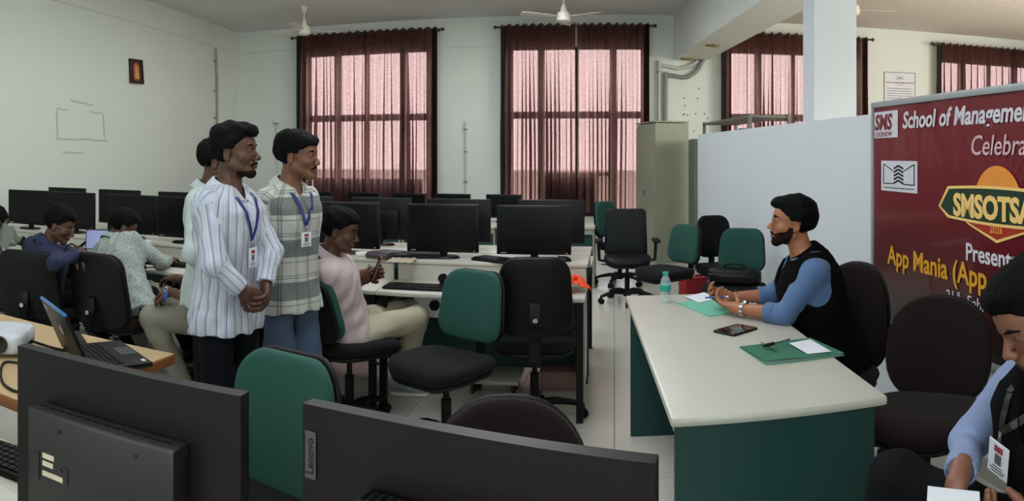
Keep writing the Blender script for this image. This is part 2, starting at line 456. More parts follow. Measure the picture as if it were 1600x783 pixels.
def curtain(x0, x1, ztop, zbot, folds, label, seed, group):
    rs = np.random.default_rng(seed); nu = folds * 14; nv = 26; V = []
    ph = rs.uniform(-.25, .25, folds + 2); amp = rs.uniform(.75, 1.25, folds + 2); omg = rs.uniform(.1, .75, folds + 2)
    w = x1 - x0; pit = w / folds
    for j in range(nv + 1):
        v = j / nv; z = ztop - (ztop - zbot) * v
        for i in range(nu + 1):
            u = i / nu * folds; f = int(min(u, folds - 1)); fr = u - f
            a = amp[f] * (1 - fr) + amp[f + 1] * fr
            y = 0.045 * a * math.sin(2 * PI * u) + 0.012 * math.sin(2 * PI * (u * .37 + v * 1.3 + seed)) * v
            over = omg[f] * min(1, 0.15 + v * 1.5)
            x = x0 + u * pit - over * pit * 0.42 * math.sin(4 * PI * fr) * (1 if fr < 1 else 0) + 0.012 * math.sin(3 * v + ph[f] * 9) * math.sin(PI * min(1, max(0, i / nu))) 
            zz = z + (0.022 * math.cos(2 * PI * u * 1.0) if j == 0 else 0)
            V.append((x - (x0 + x1) / 2, y, zz - zbot))
    Fq = np.array([[j * (nu + 1) + i, j * (nu + 1) + i + 1, (j + 1) * (nu + 1) + i + 1, (j + 1) * (nu + 1) + i] for j in range(nv) for i in range(nu)])
    r = empty('curtain', ((x0 + x1) / 2, YB - 0.14, zbot), 0, label, 'curtain', group)
    np_mesh('cloth', np.array(V), Fq, 'curtain', r)
    # eyelet rings on the rod
    for f in range(folds):
        q = MB(); xx = x0 + (f + .5) * pit - (x0 + x1) / 2
        q.tube([(xx + 0.004 * 0, 0.026 * math.cos(a), ztop - zbot - .035 + 0.026 * math.sin(a)) for a in np.linspace(0, 2 * PI, 11)[:-1]], 0.005, 6, closed=True)
        q.build('eyelet', 'rod', r)
    for xe, wd in (((x0, 1),) if seed % 2 else ((x1, -1),)):   # dark edge strip, colour standing in for unlit cloth over the wall
        q = MB(); q.box((xe - (x0 + x1) / 2 + wd * .035, 0.0, (ztop - zbot) / 2), (.09, 0.03, ztop - zbot - .01), bev=.01); q.build('edge_shade_strip', 'curtainshade', r)
    return r
def rod(x0, x1, z, label):
    r = empty('curtain_rod', ((x0 + x1) / 2, YB - 0.14, z), 0, label, 'curtain rod', 'curtain rods over the windows')
    h = (x1 - x0) / 2
    q = MB(); q.cyl((-h, 0, 0), (h, 0, 0), 0.016); q.build('pole', 'rod', r)
    for s in (-1, 1):
        q = MB(); q.ball((s * (h + .02), 0, 0), 0.03); q.build('finial', 'rod', r)
        q = MB(); q.box((s * (h - .07), 0.07, 0), (0.03, 0.14, 0.04)); q.build('bracket', 'rod', r)
CW = ((-5.33, -2.85, 3.56, .60, 'far-left window'), (-1.79, 0.54, 3.56, .62, 'window'), (1.70, 4.14, 3.46, .62, ''), (5.44, 7.8, 3.46, .62, ''))
cl = (('sheer maroon curtain beside the wall corner, on the first window', 'sheer maroon curtain on the right half of the first window'),
      ('sheer maroon curtain with bright gap at its edge, behind the central ceiling fan', 'sheer maroon curtain hanging beside the tall steel cabinet'),
      ('sheer maroon curtain seen over the steel rack', 'sheer maroon curtain partly hidden by the white column'),
      ('sheer maroon curtain above the start of the red banner', 'sheer maroon curtain at the frame edge above the banner'))
for k, (x0, x1, zt, zb, _) in enumerate(CW):
    mid = (x0 + x1) / 2 + (0.01 if k != 0 else -.0)
    curtain(x0, mid + (.0 if k else .03), zt + .03, zb, 9, cl[k][0], 3 + k * 2, 'sheer maroon curtains')
    curtain(mid + (.03 if k == 1 else 0.0), x1, zt + .03, zb, 9, cl[k][1], 4 + k * 2, 'sheer maroon curtains')
    rod(x0 - .08, x1 + .08, zt, ('dark rod over the window nearest the left wall', 'dark rod over the window behind the central fan', 'dark rod over the window behind the column', 'dark rod over the window above the banner')[k])

# ------------------------------------------------------------------ ceiling fans
def fan(loc, rz, label, drop=0.34):
    r = empty('ceiling_fan', loc, rz, label, 'ceiling fan', 'cream ceiling fans')   # origin at ceiling
    q = MB(); q.cyl((0, 0, -.09), (0, 0, -.001), 0.022, 0.062, 20); q.build('canopy', 'fan', r)
    q = MB(); q.cyl((0, 0, -drop + .05), (0, 0, -.08), 0.011); q.build('downrod', 'fan', r)
    q = MB(); q.cyl((0, 0, -drop + .03), (0, 0, -drop + .15), 0.058, 0.02, 20); q.build('lower_canopy', 'fan', r)
    q = MB(); q.cyl((0, 0, -drop - .075), (0, 0, -drop + .035), 0.10, 0.085, 28); q.ball((0, 0, -drop - .07), .085, 20, (1, 1, .35)); q.build('motor', 'fan', r)
    for k in range(3):
        a = 2 * PI * k / 3; mt = Matrix.Rotation(a, 4, 'Z') @ Matrix.Translation((0, 0, -drop - .02)) @ Matrix.Rotation(math.radians(9), 4, 'X')
        q = MB(); q.prism([(.17, -.045), (.60, -.065), (.615, -.05), (.615, .05), (.60, .065), (.17, .045)], -.002, .002, mt); b = q.build('blade', 'fan', r)
        q = MB(); q.prism([(.07, -.02), (.22, -.03), (.22, .03), (.07, .02)], .002, .006, mt); q.build('blade_iron', 'fan', b)
fan((-4.52, 9.88, ZC), math.radians(38), 'cream ceiling fan above the curtain near the corner')
fan((-0.68, 9.67, ZC), math.radians(90), 'cream ceiling fan cut by the top edge, above the middle window', 0.36)
fan((3.22, 9.4, ZH), math.radians(-12), 'cream ceiling fan half hidden behind the white column', 0.14)

# ------------------------------------------------------------------ wall fittings
def wl(px, r=None):   # point on the left wall at bearing px
    t = (px - CX) / F; tn = math.tan(t); y = (-6.58 + 0.1 * YB) / (tn + 0.1); return Vector((y * tn, y, 0))
def wlz(px, py):
    p = wl(px); r = math.hypot(p.x, p.y); return Vector((p.x, p.y, HC + (HY - py) * r / F))
# framed picture
c = (wlz(201, 112) + wlz(221, 112)) / 2; W_ = (wlz(221, 112) - wlz(201, 112)).length
r = empty('framed_picture', c + Vector((0.004, 0, 0)), 0, 'small framed golden devotional picture hanging on the left wall', 'picture')
H_ = .34; ang = math.atan2(*(wl(221) - wl(201)).to_2d().yx)
fr = Matrix.Rotation(ang, 4, 'Z') @ Matrix.Rotation(PI / 2, 4, 'X') @ Matrix.Rotation(math.radians(2), 4, 'Z') @ Matrix.Rotation(math.radians(-3), 4, 'X')
q = MB(); q.prism([(-W_ / 2, -H_ / 2), (W_ / 2, -H_ / 2), (W_ / 2, H_ / 2), (-W_ / 2, H_ / 2)], 0.006, .020, fr); q.build('backing_board', 'darkbrown', r, False)
q = MB()
for a, b, cc, d in ((-W_ / 2, -W_ / 2 + .02, -H_ / 2, H_ / 2), (W_ / 2 - .02, W_ / 2, -H_ / 2, H_ / 2), (-W_ / 2, W_ / 2, -H_ / 2, -H_ / 2 + .02), (-W_ / 2, W_ / 2, H_ / 2 - .02, H_ / 2)):
    q.prism([(a, cc), (b, cc), (b, d), (a, d)], .015, .032, fr)
q.build('frame', 'darkbrown', r, False)
M['gold'] = mat('golden_print', '#a86a34', 0.6, var=.5, scale=22); M['gold2'] = mat('golden_print_light', '#c99a5a', 0.6, var=.4, scale=30); M['goldred'] = mat('red_print', '#7a2a1a', .6, var=.3, scale=30)
q = MB(); arch = [(-.085, -.13), (.085, -.13), (.085, .06)] + [(.085 * math.cos(a), .06 + .075 * math.sin(a)) for a in np.linspace(.2, PI - .2, 9)] + [(-.085, .06)]
q.prism(arch, .0205, .0225, fr); q.build('print_panel', 'goldred', r, False)
q = MB(); q.prism([(x * .82, y * .85) for x, y in arch], .0226, .0235, fr); q.build('print_panel', 'gold', r, False)
q = MB(); q.prism([(.026 * math.cos(a), .045 + .032 * math.sin(a)) for a in np.linspace(0, 2 * PI, 15)[:-1]], .0237, .0242, fr)
q.prism([(-.05, -.10), (.05, -.10), (.045, -.02), (.02, .02), (-.02, .02), (-.045, -.02)], .0237, .0242, fr); q.build('print_figure', 'gold2', r, False)
# tape residue of an old poster
r = empty('tape_residue', wlz(125, 195) + Vector((.003, 0, 0)), 0, 'faint rectangular tape residue of a removed poster on the left wall', 'tape residue')
o0 = wlz(125, 195)
for (a, b, c2, d) in ((110, 157, 145, 164), (88, 170, 105, 172), (140, 176, 160, 177), (88, 172, 90, 215), (161, 178, 163, 216), (88, 217, 168, 219), (98, 238, 132, 238.5)):
    p0 = wlz(a, b); p1 = wlz(c2, d)
    q = MB(); pts = [p0 + (p1 - p0) * t + Vector((.002, 0, random.uniform(-.008, .008))) - o0 for t in np.linspace(0, 1, 9)]
    q.ribbon(pts, [(1, .1, 0)] * 9, .018, .0012); q.build('tape_strip', 'mark', r, False)
# hooked pipe on the left wall
def pipe(name, pts, rad, m, label, cat='pipe', clips=(), part='clip'):
    pts = [Vector(p) for p in pts]; q = MB(); q.tube(smooth_path(pts, 4) if len(pts) > 2 else pts, rad, 10); r = q.build(name, m); tag(r, label, cat)
    for c_ in clips:
        q = MB(); q.box(c_, (.055, .055, .02)); q.build(part, 'pipegrey', r, False)
    return r
a = wlz(331, 78); b = wlz(337, 206); e = Vector((.035, 0, 0))
pipe('conduit_pipe', [a + e * 2.2, a + e * 1.6 + Vector((0, .05, .01)), a + e + Vector((0, .1, -.12)), Vector((b.x, b.y, 2.5)) + e, b + e], .017, 'pipeold', 'rusty hooked conduit pipe on the left wall near the corner', clips=[wlz(334.5, z_) + e * .8 for z_ in (96, 142, 184)])
# pipes by the beam
y_ = YB - .04
def wb(px, py, off=0.04):
    t = (px - CX) / F; x = (YB - off) * math.tan(t); r = math.hypot(x, YB - off); return Vector((x, YB - off, HC + (HY - py) * r / F))
pipe('conduit_pipe', [wb(1030, 300), wb(1030, 110), wb(1031, 103), wb(1040, 103), wb(1060, 107), wb(1078, 103), wb(1091, 95)], .028, 'pipe', 'white conduit beside the cabinet with upper bend below the beam', clips=[wb(1028, 112)])
pipe('conduit_pipe', [wb(1039, 300), wb(1039.5, 128), wb(1042, 119), wb(1050, 118), wb(1068, 121), wb(1078, 118), wb(1090, 108), wb(1104, 84)], .034, 'pipegrey', 'thick grey conduit curving down from the beam corner', clips=[wb(1039, 130), wb(1068, 121), wb(1078, 117)])
q = pipe('conduit_pipe', [wb(727, 190, .02), wb(727, 302, .02)], .012, 'pipe', 'thin white conduit on the wall between the two main windows', clips=[wb(727, z_, .02) for z_ in (202, 237, 284)])
pipe('conduit_pipe', [wb(432, 196, .015), wb(433, 290, .015)], .008, 'pipe', 'thin conduit running down from the small socket by the corner')
q = MB(); q.box((0, 0, 0), (.11, .03, .1), bev=.006); r = q.build('wall_socket', 'white'); r.location = wb(432, 190, .015); tag(r, 'small white socket box on the back wall near the corner', 'socket')
q = MB(); q.box((0, -.02, -.035), (.09, .02, .02)); q.build('plug', 'pipegrey', r)
# little nail holes and stains by the pipes
r = empty('plug_holes', wb(1085, 165, .0), 0, 'scatter of small dark plug holes on the wall right of the pipes', 'holes'); r['kind'] = 'stuff'
q = MB(); c0 = wb(1085, 165, 0)
for px, py in ((1092, 138), (1069, 153), (1070, 165), (1069, 178), (1067, 180), (1087, 178), (1101, 178), (1105, 185), (1090, 154), (1084, 205), (1074, 180)):
    q.ball(wb(px, py, .001) - c0, .012, 8, (1, .3, 1))
q.build('hole', 'print', r)
# notice on the hall wall
r = empty('notice_sheet', wb(1406, 144, .004), 0, 'white printed notice on the wall between column and banner', 'notice')
q = MB(); q.box((0, 0, 0), (.565, .006, .66)); q.build('sheet', 'paper', r, False)
mt = lambda x, z: Matrix.Translation((x, -.0045, z)) @ Matrix.Rotation(PI / 2, 4, 'X')
text_obj('lettering', 'SMS', .09, 'mark', mt(0, .215), r, align='CENTER', bold=.002)
text_obj('lettering', 'SCHOOL OF MANAGEMENT SCIENCES', .030, 'maroonprint', mt(0, .15), r, align='CENTER', bold=.0008)
text_obj('lettering', 'LUCKNOW', .022, 'maroonprint', mt(0, .115), r, align='CENTER')
q = MB()
for k in range(9):
    wd = (.46, .44, .48, .47, .42, .48, .45, .46, .40)[k]; q.box((-.24 + wd / 2, -.004, .06 - k * .042), (wd, .001, .008))
q.build('text_line', 'print', r, False)
q = MB()
for s in (-1, 1): q.box((s * .287, -.002, 0), (.012, .01, .67))
q.box((0, -.002, .335), (.586, .01, .012)); q.build('border', 'pipegrey', r, False)
# small plate on the hall ceiling
q = MB(); q.cyl((0, 0, -.02), (0, 0, 0), .07, n=14); r = q.build('ceiling_rose', 'fan'); r.location = B(1492, 8.9, ZH); tag(r, 'small round rose on the ceiling above the banner', 'ceiling rose')


# ================================================================== OFFICE CHAIRS   (local frame: the sitter looks along +Y)
SW = Matrix(((1, 0, 0, 0), (0, 0, 1, 0), (0, 1, 0, 0), (0, 0, 0, 1)))      # outline x,y -> x,z ; thickness -> y
def make_chair(name, kind, fab, shell='plastic', label='', loc=(0, 0, 0), rz=0.0, group=None, sz=0.46, bz=0.73, lean=8, base_rot=0.3, bw=0.43, bh=0.42, rseat=None, cat='office chair', br=.10):
    r = empty(name, loc, rz, label, cat, group)
    # five-star base
    q = MB(); q.cyl((0, 0, .065), (0, 0, .13), .042, .034, 20); q.build('hub', 'plastic', r)
    for k in range(5):
        a = 2 * PI * k / 5 + base_rot; d = Vector((math.cos(a), math.sin(a), 0)); sd = Vector((-d.y, d.x, 0))
        q = MB(); p = [d * .02 + Vector((0, 0, .105)), d * .12 + Vector((0, 0, .112)), d * .22 + Vector((0, 0, .095)), d * .29 + Vector((0, 0, .072))]
        q.tube(p, [.026, .023, .018, .016], 8); lg = q.build('leg', 'plastic', r)
        q = MB()
        for s in (-1, 1): q.cyl(d * .285 + sd * s * .008 + Vector((0, 0, .029)), d * .285 + sd * s * .028 + Vector((0, 0, .029)), .029, n=14)
        q.cyl(d * .29 + Vector((0, 0, .03)), d * .29 + Vector((0, 0, .075)), .009); q.build('caster', 'plastic', lg)
    q = MB(); q.cyl((0, 0, .12), (0, 0, .28), .027, n=18); q.cyl((0, 0, .26), (0, 0, sz - .06), .016, n=14); q.build('gas_column', 'plastic', r)
    q = MB(); q.box((0, 0, sz - .06), (.2, .22, .035), bev=.01); q.box((.19, .02, sz - .055), (.16, .018, .012), bev=.004); q.build('tilt_mechanism', 'plastic', r)
    # seat
    q = MB()
    if kind == 'round': out = superell(.49, .46, 2.5)
    else: out = rrect(.47, .45, .13, 6, taper=-.06)
    def sb(v):
        x, y, z = v; dz = .012 * (x / .23) ** 2 - (0.03 * max(0, (y - .12) / .11) ** 2)
        return (x, y, z + dz)
    q.pad(out, .065, .008, .03, bend=sb, mtx=Matrix.Translation((0, .03, sz)))
    q.build('seat', fab if rseat is None else rseat, r)
    q = MB(); q.pad([(x * .95, y * .95) for x, y in out], .025, .0, .01, bend=sb, mtx=Matrix.Translation((0, .03, sz - .042))); q.build('seat_shell', shell, r)
    # back
    bt = Matrix.Translation((0, -.23, bz)) @ Matrix.Rotation(math.radians(lean), 4, 'X')
    if kind == 'round': out = superell(bw + .02, bh + .05, 2.45, taper=.06)
    elif kind == 'arm': out = rrect(.46, .50, .05, 5, taper=.06)
    else: out = rrect(bw, bh, br, 6, taper=.14)
    cv = .9 if kind != 'arm' else .3
    bb = lambda v: (v[0], v[1], v[2] + cv * v[0] ** 2)
    q = MB(); q.pad(out, .05, .012, .022, bend=bb, mtx=bt @ SW); q.build('backrest', fab, r)
    q = MB(); q.pad([(x * 1.015, y * 1.015) for x, y in out], .022, .006, .010, bend=bb, mtx=bt @ Matrix.Translation((0, -.034, 0)) @ SW); q.build('back_shell', shell, r)
    # bracket
    q = MB(); zb = bz - bh / 2
    p = [Vector((0, -.05, sz - .07)), Vector((0, -.2, sz - .075)), Vector((0, -.285, sz - .03)), Vector((0, -.295, zb + .03)), Vector((0, -.283, zb + .18))]
    for i in range(len(p) - 1):
        q.box((p[i] + p[i + 1]) / 2, (.062, .016, (p[i + 1] - p[i]).length + .012), rot=Vector((0, 0, 1)).rotation_difference(p[i + 1] - p[i]).to_matrix(), bev=.004)
    bk = q.build('back_bracket', 'plastic', r)
    q = MB()
    for k in range(9): q.box((0, -.305, zb - .02 + k * .013), (.06, .02, .006), bev=.002)
    q.build('bellows', 'plastic', bk)
    q = MB(); q.cyl((0, -.30, zb + .10), (0, -.325, zb + .10), .014); q.build('knob', 'chrome', bk)
    if kind == 'arm':
        for s in (-1, 1):
            am = empty('armrest', (0, 0, 0)); am.parent = r
            q = MB(); q.tube([(s * .2, .0, sz - .03), (s * .29, 0, sz - .01), (s * .30, .0, sz + .17)], .018, 8); q.build('support', 'plastic', am)
            q = MB(); q.box((s * .30, .02, sz + .19), (.075, .26, .03), bev=.012); q.build('arm_pad', 'plastic', am)
    return r
def yaw(dx, dy): return math.atan2(-dx, dy)     # rotation that turns +Y to (dx,dy)
def px_chair(px, r, dx, dy, back=True):
    """place so that the backrest centre stands at bearing px, distance r, the sitter looking along (dx,dy)"""
    d = Vector((dx, dy, 0)).normalized(); b = B(px, r); return b + d * .23, yaw(dx, dy)

l, a = px_chair(741, 3.88, -.46, -.89)
make_chair('office_chair', 'task', 'greenfab', label='empty green backed chair with dark seat in the aisle beside the black backed chair', loc=l, rz=a, bz=.725, rseat='blackfab', bh=.37, base_rot=.9, bw=.43)
l, a = px_chair(836, 3.92, -.12, 1)
make_chair('office_chair', 'task', 'blackfab', label='black chair seen from behind, pushed under the desk with the orange cloth', loc=l, rz=a, bz=.765, bh=.43, base_rot=.2, bw=.43)
l, a = px_chair(449, 2.20, -.28, -1)
make_chair('office_chair', 'task', 'greenfab', label='large green chair close to the camera between the two big monitors', loc=l, rz=a, bz=.70, bh=.45, sz=.50, rseat='blackfab', bw=.43, br=.11, lean=5)
l, a = px_chair(795, 1.88, .1, -1)
make_chair('office_chair', 'round', 'brownfab', label='rounded maroon chair back behind the curved big monitor', loc=l, rz=a, bz=.625, bh=.48, bw=.43)
l, a = px_chair(1337, 3.72, -.75, -.6)
mchair = make_chair('office_chair', 'round', 'brownfab', label='rounded maroon chair the bespectacled man sits on', loc=l, rz=a, bz=.70, bh=.50, bw=.40, lean=2)
l, a = px_chair(1468, 3.12, -.6, -.75)
make_chair('office_chair', 'round', 'brownfab', label='empty maroon chair in front of the red banner', loc=l, rz=a, bz=.69, bh=.41, bw=.45, lean=10, sz=.49)
l, a = px_chair(978, 7.75, .04, -1)
make_chair('armchair', 'arm', 'leather', label='black leather swivel armchair facing the camera in the back aisle', loc=l, rz=a, bz=.70, bh=.5, sz=.45, lean=6)
l, a = px_chair(945, 8.7, .5, -.4)
make_chair('office_chair', 'task', 'greenfab', label='upright green chair half hidden behind the leather armchair', loc=l, rz=a, bz=.76, rseat='blackfab', bh=.42, bw=.42, cat='office chair')
l, a = px_chair(1072, 6.75, -.8, -.6)
make_chair('office_chair', 'task', 'greenfab', label='green backed chair with black seat beside the tall steel cabinet', loc=l, rz=a, bz=.70, rseat='blackfab', bh=.36, bw=.42)
l, a = px_chair(1118, 7.05, .2, -.95)
make_chair('office_chair', 'task', 'blackfab', label='black backed chair against the partition behind the green chairs', loc=l + Vector((-.02, 0, 0)), rz=a, bz=.74, bh=.40, bw=.36)
l, a = px_chair(1160, 6.0, -.45, -1)
bagchair = make_chair('office_chair', 'task', 'greenfab', label='green chair carrying a black bag beside the partition', loc=l, rz=a, bz=.74, rseat='blackfab', bh=.36, bw=.41)
# seats of the people in the left
ch_s4 = make_chair('office_chair', 'task', 'greenfab', label='dark green chair of the man in the pale pink shirt', loc=(-1.47, 3.83, 0), rz=yaw(.6, .8), bz=.695, bh=.36, base_rot=.5, rseat='blackfab', bw=.44, lean=14)
ch_p1 = make_chair('office_chair', 'task', 'navyfab', label='navy chair under the man in the blue shirt', loc=(-3.46, 3.42, 0), rz=yaw(-.35, .9), bz=.70, bh=.44, bw=.46)
ch_p2 = make_chair('office_chair', 'task', 'brownfab', label='dark chair under the man in the speckled shirt', loc=(-2.97, 3.64, 0), rz=yaw(-.02, 1), bz=.69, bh=.46, bw=.46)
ch_p0 = make_chair('office_chair', 'task', 'navyfab', label='navy chair at the left frame edge under the man in white', loc=(-4.12, 3.42, 0), rz=yaw(-.1, 1), bz=.68, bh=.44)
ch_p3 = make_chair('office_chair', 'task', 'blackfab', label='black chair under the man in beige trousers', loc=(-2.50, 3.95, 0), rz=yaw(-.92, -.12), bz=.70, bh=.42, base_rot=.1)

# ================================================================== DESKS
def desk_row(x0, x1, y, flip, label, group, n_leg=True, end_panel=False):
    """two-level computer desk; front edge at local y=0 (towards the sitter), shelf behind. flip = mirrored in y"""
    s = -1 if flip else 1
    w = x1 - x0
    r = empty('computer_desk', ((x0 + x1) / 2, y, 0), 0, label, 'desk', group)
    g = .004
    q = MB(); q.box((0, s * .215, .7075), (w - g, .43, .025), bev=.006); q.build('work_top', 'desk', r)
    q = MB(); q.box((0, s * .63, .8375), (w - g, .42, .025), bev=.006); q.build('monitor_shelf', 'desk', r)
    q = MB(); q.box((0, s * .435, .76), (w - .03, .018, .125)); q.build('riser_panel', 'desk', r, False)
    q = MB(); q.box((0, s * .80, .40), (w - .09, .018, .62)); q.build('modesty_panel', 'green', r, False)
    for sx in (-1, 1):
        for yy, h in ((.06, .69), (.78, .82)):
            q = MB(); q.box((sx * (w / 2 - .035), s * yy, h / 2), (.04, .04, h)); q.build('leg', 'plastic', r, False)
        q = MB(); q.box((sx * (w / 2 - .035), s * .42, .66), (.03, .68, .04)); q.build('rail', 'plastic', r, False)
    if end_panel:
        q = MB(); q.box((w / 2 - .03, s * .62, .42), (.018, .28, .70)); q.build('end_panel', 'desk', r, False)
    return r
GA = 'two-level desks of the nearer row'; YA = 4.07
xa = [-.163, -1.40, -2.62, -3.84, -5.06, -5.75]
names_a = ['cream two-level desk at the aisle end with the orange cloth', 'cream two-level desk in front of the man in pale pink', 'cream two-level desk behind the standing men',
           'cream two-level desk where the speckled shirt man works', 'cream two-level desk nearest the left wall']
for k in range(5):
    desk_row(xa[k + 1], xa[k], YA, False, names_a[k], GA, end_panel=(k == 0))
names_b = ['far-side desk backing onto the aisle-end desk', 'far-side desk backing onto the second desk from the aisle', 'far-side desk backing onto the desk behind the standing men',
           'far-side desk backing onto the speckled shirt man\'s desk', 'far-side desk backing onto the desk by the left wall']
for k in range(5):
    o = desk_row(xa[k + 1], xa[k], YA + 1.72, True, 'cream ' + names_b[k], 'two-level desks of the far side')
# socket panel under the desk
q = MB(); q.box((0, 0, 0), (.22, .03, .16), bev=.005); r = q.build('socket_box', 'white'); r.location = (-1.13, 4.36, .60); tag(r, 'white power socket box under the desk of the man in pink', 'socket')
q = MB(); q.cyl((.03, -.04, 0), (.03, -.012, 0), .032); q.build('plug', 'plastic', r)
# rear row
def plain_desk(x0, x1, label):
    w = x1 - x0; r = empty('computer_table', ((x0 + x1) / 2, 8.25, 0), 0, label, 'desk', 'rear row of cream and green tables')
    q = MB(); q.box((0, .36, .69), (w - .006, .72, .03), bev=.006); q.build('table_top', 'desk', r)
    q = MB(); q.box((0, .12, .39), (w - .06, .018, .50)); q.build('modesty_panel', 'green', r, False)
    q = MB(); q.box((0, .05, .645), (w - .04, .02, .06)); q.build('apron', 'desk', r, False)
    for s in (-1, 1):
        q = MB(); q.box((s * (w / 2 - .02), .36, .34), (.022, .66, .675)); q.build('side_panel', 'steel', r, False)
for k, lb in enumerate(('rear cream table at the aisle end near the leather armchair', 'rear cream table, second from the aisle', 'rear cream table, third from the aisle', 'rear cream table, fourth from the aisle', 'rear cream table nearest the left wall')):
    plain_desk(-.22 - 1.15 * (k + 1), -.22 - 1.15 * k, lb)

# ------------------------------------------------------------------ executive desk
ed = empty('office_desk', (.463, 3.09, 0), math.radians(3.2), 'large cream topped desk with green side panels where the bespectacled man sits', 'desk')
q = MB(); q.box((0, 0, .735), (.70, 1.88, .032), bev=.012, seg=2); q.build('desk_top', 'desk', ed)
for s in (-1, 1):
    q = MB(); q.box((0.0, s * .865, .359), (.655, .025, .718)); q.build('side_panel', 'green', ed, False)
q = MB(); q.box((-.275, 0, .635), (.018, 1.70, .165)); q.build('modesty_panel', 'desk', ed, False)
q = MB(); q.box((.22, .55, .50), (.36, .55, .42)); dr = q.build('drawer_unit', 'green', ed, False)

# ------------------------------------------------------------------ small wooden table, left
wt = empty('wooden_table', (-2.38, 2.04, 0), math.radians(-1), 'small light wood table carrying the laptop and the white projector', 'table')
q = MB(); q.box((0, 0, .708), (1.36, .80, .016)); q.build('table_top', 'wood', wt, False)
for (c_, s_) in (((0, .395, .695), (1.37, .02, .04)), ((0, -.395, .695), (1.37, .02, .04)), ((.68, 0, .695), (.02, .77, .04)), ((-.68, 0, .695), (.02, .77, .04))):
    q = MB(); q.box(c_, s_, bev=.004); q.build('edging', 'woodedge', wt)
for sx in (-1, 1):
    for sy in (-1, 1):
        q = MB(); q.box((sx * .60, sy * .32, .35), (.05, .05, .70), bev=.004); q.build('leg', 'woodedge', wt)
q = MB(); q.box((0, .31, .62), (1.15, .02, .08)); q.build('apron', 'woodedge', wt, False)

# ------------------------------------------------------------------ front desk (under the two big monitors, its sitter side away from the camera)
fd = empty('computer_desk', (-1.00, .78, 0), 0, 'cream two-level desk in the foreground under the big monitors', 'desk')
q = MB(); q.box((0, .02, .787), (2.1, .52, .025), bev=.006); q.build('monitor_shelf', 'desk', fd)
q = MB(); q.box((0, .42, .7075), (2.1, .34, .025), bev=.006); q.build('work_top', 'desk', fd)
q = MB(); q.box((0, .27, .745), (2.0, .018, .05)); q.build('riser_panel', 'desk', fd, False)
q = MB(); q.box((0, -.2, .44), (2.0, .018, .55)); q.build('modesty_panel', 'green', fd, False)
for sx in (-1, 1):
    for yy, h in ((-.18, .77), (.52, .69)):
        q = MB(); q.box((sx * 1.0, yy, h / 2), (.04, .04, h)); q.build('leg', 'plastic', fd, False)

# ================================================================== MONITORS
M['led'] = mat('standby_lamp', '#331a05', .5, emis='#ff7a20', estr=.7)
M['ink'] = mat('dark_ink', '#0f0f11', .5)
M['decal'] = mat('white_decal', '#8a8d92', .6)
def make_monitor(label, group, w=.48, h=.315, zb=.04, loc=(0, 0, 0), rz=0.0):
    r = empty('monitor', loc, rz, label, 'monitor', group)
    q = MB(); q.box((0, .012, zb + h / 2), (w, .024, h), bev=.005); q.build('housing', 'bezel', r)
    q = MB(); q.box((0, -.0012, zb + h / 2 + .008), (w - .03, .002, h - .046)); q.build('display', 'screen', r, False)
    q = MB(); q.box((0, .035, zb + h / 2 - .02), (w * .6, .03, h * .55), bev=.012); q.build('rear_cover', 'bezel', r)
    q = MB(); q.box((0, .05, zb + .04), (.05, .022, .16), bev=.006); q.cyl((0, .045, .012), (0, .045, .05), .022); q.build('neck', 'bezel', r)
    q = MB(); q.cyl((0, 0, 0), (0, 0, .014), .115, .10, 28); b = q.build('base', 'bezel', r); b.scale = (1, .72, 1); b.location = (0, .03, 0)
    q = MB(); q.box((w / 2 - .03, -.0026, zb + .011), (.012, .001, .004)); q.build('power_light', 'led', r, False)
    q = MB(); q.box((-w / 2 + .045, -.0026, zb + .012), (.035, .001, .006)); q.build('maker_mark', 'decal', r, False)
    return r
ordn = ['first', 'second', 'third', 'fourth', 'fifth', 'sixth', 'seventh', 'eighth', 'ninth', 'tenth']
m0 = make_monitor('black monitor at the aisle end of the nearer row, above the orange cloth', 'monitors on the nearer row facing the camera', loc=(-.515, 4.60, .85), rz=.02)
XA = [(-1.12, 4.62, 0.05), (-1.80, 4.62, .06), (-2.44, 4.64, 0), (-3.12, 4.60, .05), (-3.63, 4.60, .08), (-4.28, 4.60, .05), (-4.82, 4.58, .12)]
la = ['black monitor above the tilted dark keyboard, second from the aisle', 'black monitor right behind the head of the man in pale pink', 'black monitor hidden behind the plaid shirt man', 'black monitor just left of the standing men',
      'black monitor behind the head of the speckled shirt man', 'black monitor between the heads of the two seated men at left', 'black monitor nearest the left wall on the nearer row']
for (x, y, a), lb in zip(XA, la): copy_tree(m0, (x, y, .85), a, lb)
XB = [-.455, -1.14, -1.74, -2.38, -2.95, -3.55, -4.25, -4.92]
lb_ = ['black monitor back peeking out behind the aisle-end screen', 'black monitor turned away, behind the second screen from the aisle', 'black monitor turned away above the head of the man in pale pink', 'black monitor turned away, hidden by the plaid shirt',
       'black monitor turned away, taller edge showing left of the standing men', 'black monitor turned away behind the fifth screen from the aisle', 'black monitor turned away above the speckled shirt man', 'black monitor turned away nearest the left wall']
for k, x in enumerate(XB):
    copy_tree(m0, (x, 5.22, .85), PI + random.uniform(-.06, .06), lb_[k], 'monitors turned away on the far side')
m1 = make_monitor('small black monitor standing alone on the rear table, nearest the aisle', 'monitors on the rear tables', w=.44, h=.29, zb=.05, loc=(-1.35, 8.75, .705))
XC = [-1.99, -2.55, -3.17, -3.80, -4.4, -5.0, -5.55]
for k, x in enumerate(XC):
    copy_tree(m1, (x, 8.75 + random.uniform(-.05, .05), .705), random.uniform(-.06, .06), 'small black monitor on the rear tables, %s from the aisle' % ordn[k + 1])

